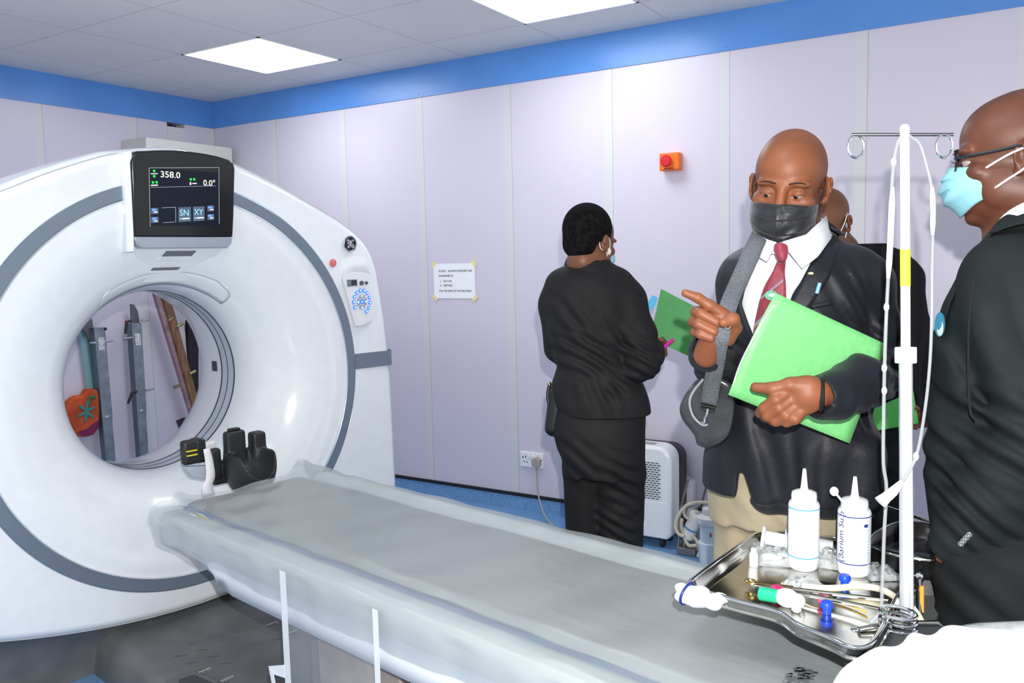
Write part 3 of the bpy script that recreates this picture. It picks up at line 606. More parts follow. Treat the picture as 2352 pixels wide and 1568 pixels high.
# lower body
st = [(.655, .495, .300), (.75, .488, .31), (1.4, .492, .315), (2.0, .492, .315), (2.60, .50, .315)]
def sect(a, zb, w, zt=.655):
    return [(a, w, zt), (a, w+.004, .60), (a, w-.006, .575), (a, w, .555), (a, w-.012, zb+.015), (a, w-.04, zb), (a, -w+.04, zb), (a, -w+.012, zb+.015), (a, -w, .555), (a, -w+.006, .575), (a, -w-.004, .60), (a, -w, zt)]
A = [sect(a, zb, w) for a, zb, w in st]; A = [[(a*.0+.60, p[1]*.97, max(p[2], .535)) for p in A[0] for a in (0,)]]+A
m = MB().grid(np.array(A)); m.add(A[0], [tuple(range(12))]); m.add(A[-1], [tuple(range(12))[::-1]])
gput('body', m, MWH, couch, auto=50)
# cradle nose under the head end
nz = []
for a, zb in ((.38, .625), (.40, .590), (.45, .552), (.52, .525), (.60, .508), (.68, .50)):
    nz.append([(a, w*(1 if a > .39 else .93), z) for w, z in ((.305, .65), (.30, .60), (.27, zb+.01), (.22, zb), (-.22, zb), (-.27, zb+.01), (-.30, .60), (-.305, .65))])
m = MB().grid(np.array(nz)); m.add(nz[0], [tuple(range(8))])
gput('cradle_nose', m, MSIL, couch, auto=50)
# white cradle skin with bevelled side rails
def top_sect(a): return [(a, .318, .60), (a, .322, .662), (a, .310, .682), (a, .275, .686), (a, .245, .668), (a, .235, .655), (a, -.215, .655), (a, -.232, .668), (a, -.262, .682), (a, -.312, .680), (a, -.324, .660), (a, -.318, .60)]
m = MB().grid(np.array([top_sect(a) for a in np.linspace(.375, 2.62, 20)])); m.add(top_sect(.375), [tuple(range(12))]); m.add(top_sect(2.62), [tuple(range(12))[::-1]])
gput('cradle', m, mat('cradle_white', (.62, .66, .67), .3), couch, auto=40)
# mattress
MPADG = mat('mattress_grey', (.235, .24, .245), .5, noise=.08, nscale=5)
pad = []
for a in np.linspace(.33, 2.60, 60):
    pad.append([(a, t, z+.0025*math.sin(a*9+t*7)) for t, z in ((.238, .652), (.236, .672), (.21, .678), (.1, .676), (0, .674), (-.1, .676), (-.185, .678), (-.205, .672), (-.208, .652))])
m = MB().grid(np.array(pad)); m.add(pad[0], [tuple(range(9))]); m.add(pad[-1], [tuple(range(9))[::-1]])
gput('mattress', m, MPADG, couch, auto=60)
gput('piping', MB().tube([(a, -.218, .661) for a in np.linspace(.34, 2.6, 30)], .0125), mat('piping_blue_grey', (.13, .20, .34), .45), couch)
# pedestal under the body with a taupe side panel
gput('pedestal', MB().box((1.65, 0, .26), (1.30, .44, .50)), MDK, couch, bevel=.02)
MTAU = mat('taupe_panel', (.27, .225, .20), .55, noise=.25, nscale=9, bump=.15, bscale=30)
gput('side_panel', MB().prism([(1.10, -.225, .05), (1.10, -.225, .51), (1.40, -.225, .51), (1.43, -.225, .48), (1.43, -.225, .05)], GT*0+np.array([0, -1, 0]), .03), MTAU, couch, bevel=.004)
# small folded plastic corner to the left of the hanging flap
# clear plastic sheet over the couch
def plastic(name, col, alpha, rough=.28):
    m = mat(name, col, rough, alpha=alpha, spec=.6, bump=.25, bscale=9, stretch=(1, 3, 1)); return m
MPL = plastic('milky_plastic_sheet', (.42, .465, .47), .50)
MPL2 = plastic('clear_plastic_flap', (.62, .66, .67), .22)
MPL3 = plastic('folded_plastic_hem', (.88, .90, .91), .80)
cs = [(.338, .600), (.336, .630), (.333, .662), (.320, .690), (.300, .698), (.275, .697), (.250, .690), (.225, .686), (.15, .684), (.07, .682), (0, .681), (-.07, .682), (-.14, .684), (-.190, .686), (-.207, .681), (-.218, .677), (-.232, .681), (-.25, .687), (-.275, .691), (-.305, .692), (-.325, .688), (-.333, .670), (-.336, .640), (-.338, .590)]
cs2 = []
for i in range(len(cs)-1):
    for k in range(3): u = k/3; cs2.append((cs[i][0]*(1-u)+cs[i+1][0]*u, cs[i][1]*(1-u)+cs[i+1][1]*u))
cs2.append(cs[-1])
def noise2(a, t): return .0016*math.sin(13*a+9*t+2*math.sin(5*a))+.0012*math.sin(31*a-17*t+1.3*math.sin(7*t))+.0010*math.sin(22*t+5*a)
A = []
for i, a in enumerate(np.linspace(0, 1, 150)):
    row = []
    for t, z in cs2:
        f0 = .205+.10*max(0, 1-(abs(t-.06)/.24)**2)+.12*min(1, max(0, (-t-.18)/.13))+(.0 if z > .65 else .06*(1-(z-.59)/.09))
        aa = f0+(2.66-f0)*a; w = math.exp(-(a/.16)**2)
        zz = z+noise2(aa, t)*(1.2+2.5*w)-(.003*w*(1-a*6 if a < .16 else 0)*(1 if abs(t) < .22 else .35))
        wr = .004*w*math.sin(34*t+40*aa)*(1 if abs(t) < .3 else .3)
        if z < .665: tt_ = t*(1+.012*math.sin(21*aa)+.006*math.sin(47*aa)); zz = z+.010*math.sin(3.7*aa+(1 if t > 0 else 0))*(1 if z < .62 else 0)
        else: tt_ = t; zz += wr
        row.append((aa, tt_, zz))
    A.append(row)
shp = thing('plastic_sheet', GW(1.5, 0, .6).tolist(), TH, 'milky clear plastic sheet stretched over the top of the couch', 'plastic sheet')
gput('cover', MB().grid(np.array(A)), MPL, shp, auto=0)
# overlapping second layer hanging down the side, with stiff hems
def flap(a0, a1, z0, z1, off=-.344, n=24, mfold=.006):
    return np.array([[(a0+(a1-a0)*u, off-mfold*math.sin(3*PI*u)*(v), z1+(z0-z1)*v) for u in np.linspace(0, 1, n)] for v in np.linspace(0, 1, 14)])
gput('side_flap', MB().grid(flap(1.085, 1.47, .02, .675)), MPL2, shp, auto=0)
gput('flap_hem', MB().grid(flap(1.080, 1.108, .02, .675, -.3455, 4)), MPL3, shp, auto=0)
gput('flap_hem', MB().grid(flap(1.452, 1.472, .02, .675, -.3455, 4)), MPL3, shp, auto=0)
fp = MB().prism([(1.015, -.35, .40), (1.085, -.347, .425), (1.085, -.347, .39), (1.035, -.35, .385), (1.06, -.35, .30), (1.04, -.35, .30)], (0, -1, 0), .002)
gput('folded_corner', fp, MPL3, shp, smooth=False)
gput('yellow_smudge', MB().prism([(.50, -.268, .694), (.54, -.264, .6945), (.58, -.273, .694), (.61, -.278, .6935), (.56, -.276, .6935)], (0, 0, 1), .001), mat('yellow_residue', (.62, .58, .25), .6, alpha=.45), shp, smooth=False)
dm = MB()
for k in range(110): _p = gloc(atz(1836, 1556, .6875)); dm.box((_p[0]+.036*(rng.rand()-.5), _p[1]+.075*(rng.rand()-.5), .6885), (.012*rng.rand()+.002, .004*rng.rand()+.001, .0006), [[math.cos(.6), -math.sin(.6), 0], [math.sin(.6), math.cos(.6), 0], [0, 0, 1]])
gput('dark_scuff', dm, mat('scuff_grey', (.12, .14, .15), .7), shp, smooth=False)

# head holder: black curved cup with two horns, and a small padded bracket
hh = thing('head_holder', GW(.12, .06, .66).tolist(), TH, 'black curved head rest cup standing at the scanner end of the couch', 'head rest')
MCUP = mat('black_foam', (.018, .019, .020), .45, bump=.15, bscale=200)
F = Field((-.06, -.16, .60), (.62, .28, .98), .004)
# built in couch coordinates (a, t, z): cup open toward the couch
cx, cy = .15, .085
F.ell((.13, .068, .760), (.105, .092, .130), k=.005)
F.ell((.20, .068, .830), (.13, .070, .115), k=.006, op='sub')
F.boxr((.13, .068, .92), (.3, .3, .115), .01, k=.008, op='sub')
F.boxr((.13, .068, .61), (.3, .3, .045), .01, k=.008, op='sub')
def horn(a, t, z0, z1, w, th): F.boxr((a, t, (z0+z1)/2), (th, w, (z1-z0)/2), .012, k=.012)
horn(.075, .040, .72, .885, .040, .020); horn(.085, .128, .70, .868, .028, .026); horn(.07, -.040, .72, .832, .022, .016); horn(.06, .000, .69, .775, .05, .014)
F.boxr((.04, .092, .85), (.2, .007, .045), .003, k=.004, op='sub')
P, Fc = F.mesh(); P = smooth_mesh(P, Fc, 3); cup = MB().add(P, Fc.tolist())
# bring to seen position: solve shift so that the right horn tip lands where it stands
sh = ata(545, 990, .10)-np.array([.10, .040, .885]); cup.v[0] = cup.v[0]+[0, sh[1], sh[2]]
hp = gput('cup', cup, MCUP, hh, auto=0)
o_ = np.array([0, sh[1], sh[2]])
gput('rear_tab', MB().box(np.array([.075, .040, .889])+o_, (.022, .045, .012)), dk, hh, bevel=.005)
gput('stem', MB().box(np.array([.15, .068, .625])+o_, (.14, .11, .10)), dk, hh, bevel=.02)
# strap hanging in front of the cup
q0 = ata(482, 1035, .10); stp = []
for px, py in ((474, 1030), (480, 1060), (483, 1095), (476, 1115), (480, 1138)): stp.append(ata(px, py, .14))
A = np.array([[p+np.array([0, s*w, 0]) for s in (-1, 0, 1)] for p, w in zip(spline(stp, 14), np.linspace(.012, .022, 14))])
gput('strap', MB().grid(A), mat('white_strap', (.78, .76, .76), .6), hh, solid=.003)
pdt = thing('pad_bracket', GW(.03, -.1, .7).tolist(), TH, 'small black padded block with two yellow stripes left of the head rest', 'bracket')
c = ata(440, 1040, .06); ca, ct, cz = c
gput('pad', MB().box((ca, ct, cz+.005), (.035, .075, .090)), MCUP, pdt, bevel=.012)
gput('pad_side', MB().box((ca-.01, ct+.030, cz+.004), (.06, .038, .088)), dk, pdt, bevel=.010)
for k in (0, 1): gput('yellow_stripe', MB().box((ca+.0185, ct-.008, cz+.012-.016*k), (.002, .040, .005)), mat('yellow_mark', (.75, .62, .03), .5), pdt)
gput('shelf_arm', MB().prism([(ca-.015, ct-.038, cz-.042), (ca-.015, ct+.075, cz-.060), (ca-.015, ct+.080, cz-.115), (ca-.015, ct+.04, cz-.105), (ca-.015, ct-.01, cz-.085)], (1, 0, 0), .03), MGL, pdt, bevel=.004)
gput('bracket_post', MB().box((ca-.03, ct+.085, cz-.055), (.03, .045, .16)), mat('bracket_white', (.68, .68, .70), .4), pdt, bevel=.01)
# ================================================================== PEOPLE
def skin(name, c, rough=.42):
    m = mat(name, c, rough, noise=.16, nscale=14, bump=.05, bscale=260, spec=.42, sss=.06); return m
def cloth(name, c, rough=.85, sheen=.0, noise=.12, bump=.07, bs=320): return mat(name, c, rough, sheen=sheen, noise=noise, nscale=6, bump=min(bump, .09), bscale=bs, spec=.22)
MIRON = mat('eye_iris', (.012, .007, .005), .15); MEYE = mat('eye_white', (.33, .27, .24), .25)
MELAS = mat('mask_elastic', (.80, .80, .80), .6)
class Fig:
    def __init__(s, px, D, label, yaw=0):
        O = atd(px, 700, D); s.O = np.array([O[0], O[1], 0]); e = s.O-CAM; e[2] = 0; s.D = np.linalg.norm(e); s.ey = e/s.D; s.ex = np.array([s.ey[1], -s.ey[0], 0])
        s.root = thing('person', s.O.tolist(), math.atan2(s.ex[1], s.ex[0]), label, 'person')
    def L(s, px, py, y=0.):
        v = ray(px, py); k = ((s.O+s.ey*y-CAM)@s.ey)/(v@s.ey); P = CAM+v*k-s.O; return np.array([P@s.ex, y, P[2]])
    def rows(s, R):      # (py, xl, xr, yc, hy)
        out = []
        for py, xl, xr, yc, hy in R: a = s.L(xl, py, yc); b = s.L(xr, py, yc); out.append(((a[2]+b[2])/2, (a[0]+b[0])/2, yc, (b[0]-a[0])/2, hy))
        return out
    def put(s, name, what, m, parent=None, **k):
        if isinstance(what, MB): return put(name, what, m, parent or s.root, local=True, **k)
        return put_field2(name, what, m, parent or s.root)
def put_field2(name, fs, m, parent, it=2):
    mb = MB()
    for q in fs:
        P, F = q[0].mesh(); P = smooth_mesh(P, F, q[2] if len(q) > 2 else it); mb.add(P, F.tolist(), 0, q[1] if len(q) > 1 else None)
    return put(name, mb, m, parent, local=True, auto=0)
def front(rows, x, z, off=0, p=2.3):
    S = np.array(sorted(rows), float); cx, cy, hx, hy = [np.interp(z, S[:, 0], S[:, i]) for i in (1, 2, 3, 4)]
    u = min(.995, abs((x-cx)/hx)); return cy-hy*(1-u**p)**(1/p)-off
def HM(o, yaw, pitch, roll, sc):
    R = Matrix.Rotation(math.radians(yaw), 3, 'Z')@Matrix.Rotation(math.radians(pitch), 3, 'X')@Matrix.Rotation(math.radians(roll), 3, 'Y'); M = np.eye(4); M[:3, :3] = np.array(R)*sc; M[:3, 3] = o; return M
def head_field(M, neck_to, nr=.056, lids=.35, w=1.0, h=.0022, nose=1.):
    F = Field((-.115, -.15, -.25), (.115, .16, .15), h); e = F.ell
    e((0, .016, .036), (.074*w, .096, .086)); e((0, -.03, .038), (.062*w, .060, .064), .02); e((0, -.028, -.03), (.058*w, .062, .074), .02)
    e((0, -.032, -.082), (.046*w, .052, .032), .02); e((0, -.070, -.103), (.020, .018, .015), .015)
    for s in (1, -1):
        e((s*.044*w, -.060, -.022), (.022, .022, .018), .015); e((s*.031, -.079, .020), (.026, .014, .009), .012)
        e((s*.052*w, -.01, -.055), (.018, .045, .035), .02)
        e((s*.031, -.096, .001), (.019, .014, .013), .010, op='sub')
        e((s*.031, -.0745, -.001), (.0165, .0150, .0140), .004, cut=((0, 0, -1), -lids*.012))     # upper lid
        e((s*.031, -.0745, -.001), (.0165, .0142, .0138), .004, cut=((0, 0, 1), -.0075))          # lower lid
    F.cone((0, -.088, .012), (0, -.104*nose, -.030), .008, .011, .012); e((0, -.106*nose, -.036), (.013, .012, .010), .008)
    for s in (1, -1): e((s*.0155, -.096, -.038), (.010, .012, .0085), .006)
    e((0, -.090, -.062), (.025, .012, .007), .006); e((0, -.088, -.074), (.022, .012, .008), .005); F.cone((-.024, -.098, -.068), (.024, -.098, -.068), .002, .002, .003, op='sub')
    for s in (1, -1):
        R = Matrix.Rotation(s*math.radians(24), 3, 'Z'); R = np.array(R)
        e((s*.077*w, .012, -.006), (.006, .018, .029), .006, R); e((s*.083*w, .019, .003), (.0055, .012, .019), .004, R)
        e((s*.086*w, .007, -.004), (.006, .009, .014), .004, R, op='sub'); e((s*.075*w, .003, -.030), (.006, .009, .009), .006)
    Mi = np.linalg.inv(M); q = Mi[:3, :3]@np.array(neck_to)+Mi[:3, 3]; F.cone((0, .028, -.055), (0, .03, -.075), .052, .052, .02); F.cone((0, .028, -.075), q, nr, nr*1.08, .02)
    return F
def head_extra(fig, M, look=(0, -.5), brow=None, bm=None):
    for s in (1, -1):
        a = M[:3, :3]@np.array([s*.031, -.0735, -.001])+M[:3, 3]; sc = np.linalg.norm(M[:3, 0])
        ey = fig.put('eye', MB().ball(a, .0140*sc, 20), MEYE)
        d = np.array([look[0], -1, look[1]]); d /= np.linalg.norm(d); p = M[:3, :3]@(np.array([s*.031, -.0735, -.001])+d*.0095)+M[:3, 3]; fig.put('iris', MB().ball(p, .0062*sc, 12), MIRON, ey)
    if bm:
        for s in (1, -1):
            P = [(s*.013, -.0925, .021), (s*.027, -.0930, .0245), (s*.041, -.0875, .0235), (s*.051, -.078, .018)]; mb = MB(); mb.tube(spline(P, 16), np.array([.002]+[.0062]*12+[.005, .004, .002]), 8, flat=.3)
            mb.v[0] = mb.v[0]@M[:3, :3].T+M[:3, 3]; fig.put('eyebrow', mb, bm)
def mask_mb(M, fold=True, ztop=-.016, zbot=-.118, w=.066, pleat=3, puff=.0, ear=.084, tip=0.):
    """pleated cloth face mask with two ear loops, in head space"""
    A = []; nu, nv = 33, 26
    for j in range(nv):
        v = j/(nv-1); row = []
        for i in range(nu):
            u = 2*i/(nu-1)-1; uu = abs(u)
            zt = ztop+.004-.010*uu**1.5; zb = zbot+.042*uu**1.4-tip*(1-uu)*.6
            z = zt+(zb-zt)*v; x = w*math.sin(u*1.25)/math.sin(1.25)
            prot = .112+.010*math.sin(PI*min(1, v*1.15))+puff*math.sin(PI*v)-(.020*max(0, v-.72)/.28)
            y = -(prot-.030*uu**1.3-.045*uu**3.2)+.0
            y -= .0045*(((v*pleat*1.35) % 1)-.5)*(1-uu**4)*(1 if .1 < v < .92 else 0)
            if fold: y -= .004*max(0, 1-uu*7)
            y += .0015*math.sin(9*u+11*v)+.001*math.sin(23*v+5*u)
            row.append((x, y, z))
        A.append(row)
    A = np.array(A); mb = MB(); mb.grid(A@M[:3, :3].T+M[:3, 3]); lp = MB()
    for s in (0, -1):
        sx = 1 if s == -1 else -1; t, b = A[2, s], A[-3, s]
        P = spline([t, (sx*(ear-.004), -.012, .010), (sx*(ear-.008), .024, .026), (sx*(ear-.010), .036, .000), (sx*(ear-.012), .024, -.028), (sx*(ear-.008), -.012, -.040), b], 50)
        lp.tube(P@M[:3, :3].T+M[:3, 3], .0018*np.linalg.norm(M[:3, 0]), 6)
    return mb, lp
def limb(F, P, r, k=.03): F.chain([np.array(p) for p in P], r, k)
def strip(A_, B_, n, rows, off, fig, thick=.0, wid=6, yoff=None):
    """cloth strip between two pixel polylines lying on the torso front"""
    def rs(P): P = np.array(P, float); t = np.r_[0, np.cumsum(np.linalg.norm(np.diff(P, axis=0), axis=1))]; return np.stack([np.interp(np.linspace(0, t[-1], n), t, P[:, i]) for i in (0, 1)], 1)
    a, b = rs(A_), rs(B_); G = []
    for i in range(n):
        row = []
        for u in np.linspace(0, 1, wid):
            p = a[i]*(1-u)+b[i]*u; q = fig.L(p[0], p[1], -.12); y = front(rows, q[0], q[2], off)
            for _ in range(2): q = fig.L(p[0], p[1], y); y = front(rows, q[0], q[2], off)
            row.append(fig.L(p[0], p[1], y))
        G.append(row)
    return MB().grid(np.array(G))

# ------------------------------------------------------------------ man in the middle, pointing and holding the folder
C = Fig(1830, 1.93, 'man in dark blazer, white shirt and maroon tie, pointing while holding a green folder'); L = C.L
SKC = skin('skin_warm_brown', (.205, .068, .028), .48)
jr = C.rows([(542, 1757, 1900, .02, .065), (556, 1725, 1945, .02, .085), (580, 1684, 1985, .01, .105), (620, 1660, 2005, .0, .125), (690, 1666, 2005, -.005, .135), (770, 1672, 2005, -.005, .14), (860, 1662, 2003, -.01, .145), (960, 1640, 2004, -.01, .15), (1050, 1616, 2004, -.01, .15), (1118, 1614, 2006, -.01, .15)])
sr = [(z, cx, cy, hx-.014, hy-.012) for z, cx, cy, hx, hy in jr]
hC = L(1812, 427, .0); MC = HM(hC, -9, 14, 7, 1.03)
HF = head_field(MC, (jr[0][1], .02, jr[1][0]), .060, lids=-.22, w=1.02)
# pointing hand
y = -.34; R1 = Field(L(1560, 830, y)-[.02, .06, .02], L(1705, 650, y)+[.02, .08, .02], .0020)
R1.ell(L(1650, 745, y+.008), (.033, .020, .036), .01); R1.cone(L(1640, 770, y+.01), L(1622, 815, y+.035), .026, .026, .02)
R1.chain([L(1662, 722, y+.004), L(1630, 702, y-.004), L(1603, 684, y-.010), L(1574, 673, y-.014)], [.0125, .0115, .0098, .0080], .004)
for (a, b, c), r in ((((1632, 712), (1598, 716), (1648, 741)), .0110), (((1630, 735), (1592, 739), (1640, 762)), .0108), (((1632, 758), (1597, 762), (1632, 777)), .0098)):
    R1.chain([L(*a, y+.014), L(*b, y), L(b[0]+12, b[1]+5, y-.018), L(*c, y-.020)], [r, r, r*.98, r*.86], .003)
R1.chain([L(1672, 778, y+.006), L(1688, 752, y-.004), L(1684, 733, y-.024), L(1662, 741, y-.036)], [.015, .0135, .0125, .0095], .006)
# hand on the folder
y = -.352; R2 = Field(L(1715, 985, y)-[.02, .05, .02], L(1905, 855, y)+[.02, .08, .03], .0020)
Rt = np.array(Matrix.Rotation(math.radians(-24), 3, 'Y'))
R2.ell(L(1838, 912, y+.004), (.044, .019, .037), .012, Rt); R2.cone(L(1858, 902, y+.010), L(1900, 898, y+.035), .029, .030, .02)
R2.chain([L(1858, 884, y), L(1815, 884, y-.004), L(1775, 893, y-.006), L(1735, 889, y-.002)], [.017, .0145, .0125, .0098], .008)
for (P_, r) in (([(1815, 897), (1783, 918), (1757, 937), (1746, 948)], .0128), ([(1822, 915), (1790, 938), (1764, 954), (1758, 958)], .0124), ([(1832, 930), (1806, 954), (1782, 966), (1774, 966)], .0118), ([(1846, 940), (1826, 962), (1806, 969), (1798, 968)], .0105)):
    R2.chain([L(*P_[0], y-.002), L(*P_[1], y-.012), L(*P_[2], y-.004), L(*P_[3], y+.018)], [r, r*1.02, r*.95, r*.85], .0035)
# hidden trunk and legs of the body, kept inside the clothes
TR = Field((-.30, -.20, 0), (.30, .25, 1.46), .012)
TR.loft([(z, cx, cy, hx-.05, hy-.055 if hy > .1 else hy-.03) for z, cx, cy, hx, hy in jr if z > .98], .03); 
def legs(F, xs, y, zt, r0=.062, r1=.045):
    for x in xs: F.cone((x, y, zt), (x*1.05, y, .48), r0, r1+.012, .03); F.cone((x*1.05, y, .48), (x*1.1, y, .06), r1+.012, .038, .02); F.ell((x*1.1, y-.05, .035), (.04, .12, .03), .02)
lx, rx = L(1722, 1200, .06), L(1905, 1200, .06)
legs(TR, (lx[0], rx[0]), .06, .80)
TR.chain([L(1712, 645, .01), L(1694, 760, .01), L(1690, 860, .02), L(1650, 850, -.10), L(1632, 815, -.22)], [.033, .033, .030, .026, .022], .015); TR.chain([L(1975, 650, .005), L(2008, 760, -.01), L(2008, 862, -.05), L(1905, 908, -.31)], [.035, .035, .034, .029], .015); TR.cone((L(1800, 900, .0)[0], .02, 1.02), (L(1800, 900, 0)[0], .05, .86), .08, .07, .03)
C.put('body', [(HF, MC, 2), (R1, None, 2), (R2, None, 2), (TR, None, 1)], SKC)
MBROW = mat('brow_hair', (.045, .018, .010), .8)
head_extra(C, MC, (-.25, -.55), True, MBROW)
# shaved scalp shadow: fine short hair over the back and sides
# trousers
MKH = cloth('khaki_twill', (.36, .31, .21), .85, .1)
F = Field((-.26, -.16, .0), (.26, .24, 1.02), .006)
F.loft(C.rows([(1020, 1632, 1985, .0, .120), (1085, 1625, 1990, .03, .135), (1130, 1632, 1985, .04, .135), (1190, 1638, 1975, .05, .13)]), .02)
for p, s in ((lx, -1), (rx, 1)): F.cone((p[0], .06, .84), (p[0]+s*.012, .06, .45), .089, .073, .04); F.cone((p[0]+s*.012, .06, .45), (p[0]+s*.015, .06, .05), .073, .064, .03)
F.ripple((lx[0], -.02, .7), (.14, .2, .3), .004, .09, (1, 0, .35), warp=.02); F.ripple((.0, -.05, .85), (.2, .2, .14), .003, .05, (1, 0, .8), 1.)
C.put('trousers', [(F, None, 2)], MKH)
for s in (lx, rx): C.put('shoe', MB().ball((s[0], .0, .045), (.05, .14, .045)), mat('black_leather', (.012, .012, .012), .25))
# shirt, collar, tie
MSH = cloth('white_shirt_cotton', (.76, .77, .83), .8, .1, .02, .2)
F = Field((-.26, -.17, .86), (.26, .2, 1.56), .005); F.loft([q for q in sr if q[0] > .93], .01); F.ripple(L(1790, 660, -.12), (.1, .1, .1), .0022, .05, (1, 0, .5), warp=.02)
C.put('shirt', [(F, None, 2)], MSH)
def coll(P0, P1, n=22): A = [spline(P0, n), spline(P1, n)]; return np.stack(A, 1)
nk = L(1822, 545, .01)
ring_t = [L(1789, 556, -.088), L(1845, 545, -.075), L(1893, 508, -.02), L(1880, 500, .05), L(1800, 505, .085), L(1748, 518, .05), L(1742, 535, -.01), L(1758, 548, -.06), L(1786, 556, -.088)]
ring_b = [L(1800, 580, -.105), L(1862, 572, -.085), L(1912, 545, -.02), L(1895, 540, .06), L(1810, 540, .10), L(1735, 550, .06), L(1727, 565, -.01), L(1748, 582, -.07), L(1778, 582, -.105)]
C.put('collar', MB().grid(coll(ring_t, ring_b, 40)), MSH, solid=.003)
C.put('collar_wing', MB().grid(np.array([[L(1797, 556, -.112), L(1850, 540, -.100), L(1897, 496, -.045)], [L(1812, 580, -.122), L(1862, 572, -.112), L(1903, 530, -.06)], [L(1842, 618, -.135), L(1878, 590, -.115), L(1908, 548, -.065)]])), MSH, solid=.003)
C.put('collar_wing', MB().grid(np.array([[L(1783, 556, -.112), L(1758, 548, -.095), L(1744, 537, -.06)], [L(1775, 572, -.122), L(1750, 570, -.105), L(1737, 556, -.065)], [L(1760, 600, -.132), L(1742, 590, -.112), L(1732, 572, -.07)]])), MSH, solid=.003)
MTIE = mat('maroon_tie_silk', (.21, .018, .035), .45, noise=.1, nscale=90, sheen=.3)
tk = MB().grid(np.array([[L(1776, 560, -.128), L(1793, 556, -.136), L(1811, 563, -.128)], [L(1780, 578, -.138), L(1795, 578, -.146), L(1809, 580, -.138)], [L(1786, 600, -.138), L(1796, 601, -.144), L(1806, 600, -.138)]]))
tie = C.put('tie', strip([(1785, 598), (1774, 625), (1756, 655), (1744, 690), (1735, 730), (1729, 765), (1735, 860)], [(1805, 598), (1802, 625), (1805, 650), (1806, 690), (1803, 730), (1800, 770), (1790, 860)], 24, jr, .004, C), MTIE, solid=.004, offset=1)
C.put('tie_knot', tk, MTIE, tie, solid=.006, sub=2)
def tstripe(y0, y1, w, m, nm='tie_stripe'): C.put(nm, strip([(1731, y0), (1731, y0+w)], [(1806, y1), (1806, y1+w)], 3, jr, .0093, C, wid=8), m, tie)
for (xa, ya, xb, yb) in ((1747, 682, 1799, 640), (1731, 748, 1752, 728), (1733, 742, 1754, 722)):
    C.put('tie_stripe', strip([(xa, ya), (xa, ya+3.2)], [(xb, yb), (xb, yb+3.2)], 3, jr, .0093, C, wid=8), mat('tie_stripe_blue', (.12, .13, .30), .5), tie)
    C.put('tie_stripe', strip([(xa, ya+3.8), (xa, ya+5.4)], [(xb, yb+3.8), (xb, yb+5.4)], 3, jr, .0094, C, wid=8), mat('tie_stripe_gold', (.42, .32, .14), .5), tie)
cr = L(1771, 678, 0); cr = L(1771, 678, front(jr, cr[0], cr[2], .012)); C.put('tie_crest', MB().lathe([(.0105, 0), (.0105, .001), (0, .0012)], cr, (0, -1, 0), 20, sc=(1, 1.25)), mat('crest_green', (.05, .30, .16), .5, noise=.6, nscale=160), tie)
C.put('tie_crest_shield', MB().lathe([(.006, 0), (.006, .001), (0, .0012)], cr+[.003, -.0012, 0], (0, -1, 0), 16, sc=(.7, 1.3)), mat('crest_pale_blue', (.35, .48, .62), .5, noise=.4, nscale=200), tie)
# blazer
MJC = cloth('navy_velvet', (.0115, .0125, .0175), .48, .03, .2, .35, 60)
F = Field((-.34, -.46, .78), (.36, .22, 1.56), .005)
F.loft(jr, .02)
F.boxr(L(1868, 1065, -.025), (.150, .125, .105), .06, k=.02)
F.chain([L(1706, 628, .005), L(1702, 655, .005), L(1694, 760, .01), L(1690, 865, .02), L(1648, 850, -.10), L(1630, 815, -.22)], [.046, .050, .046, .044, .043, .041], .03)
F.cone(L(1630, 815, -.22), L(1626, 806, -.285), .043, .041, .01); F.cone(L(1628, 808, -.27), L(1624, 795, -.34), .030, .030, .006, op='sub')
F.chain([L(1965, 622, .005), L(1988, 650, .0), L(2008, 760, -.01), L(2010, 862, -.05), L(1975, 880, -.225), L(1920, 906, -.30)], [.054, .058, .055, .053, .051, .048], .025)
F.cone(L(1920, 908, -.29), L(1890, 912, -.325), .046, .045, .01); F.cone(L(1868, 912, -.345), L(1840, 914, -.38), .038, .038, .006, op='sub')
V = [L(*q, -.12) for q in ((1752, 525), (1716, 640), (1702, 700), (1718, 742), (1740, 800), (1775, 800), (1812, 690), (1842, 640), (1872, 585), (1897, 515))]
F.poly([(q[0], q[2]) for q in V], -.30, -.02, .006)
F.poly([(q[0], q[2]) for q in (L(1690, 1160, -.15), L(1700, 1092, -.15), L(1705, 1088, -.15), L(1735, 1160, -.15))], -.3, -.04, .004)
for c, rad, amp, wv, d, ph in (((1880, 800), (.16, .2, .16), .0045, .075, (1, 0, .9), 0), ((1760, 1010), (.14, .2, .2), .006, .10, (1, 0, .12), 1), ((1880, 1050), (.14, .2, .16), .005, .09, (1, 0, -.1), 2.2), ((2030, 840), (.12, .25, .12), .006, .05, (.5, 0, 1), 0), ((1950, 905), (.10, .25, .10), .005, .045, (1, .4, .3), 0), ((1660, 830), (.09, .25, .10), .005, .045, (.3, 0, 1), 0), ((1960, 690), (.10, .2, .12), .004, .06, (1, 0, .5), 0)):
    F.ripple(L(*c, -.10), rad, amp, wv, d, ph, .018)
jk = C.put('blazer', [(F, None, 2)], MJC)
jrj = [(z, cx, cy, hx, hy) for z, cx, cy, hx, hy in jr]
lp1 = strip([(1899, 505), (1876, 580), (1846, 637), (1812, 700), (1770, 800)], [(1928, 528), (1925, 570), (1905, 640), (1860, 705), (1780, 800)], 18, jrj, .006, C)
C.put('lapel', lp1, MJC, jk, solid=.004, offset=1)
C.put('lapel', strip([(1747, 540), (1716, 640), (1702, 700), (1716, 745), (1742, 800)], [(1735, 545), (1697, 630), (1676, 690), (1686, 745), (1735, 800)], 16, jrj, .006, C), MJC, jk, solid=.004, offset=1)
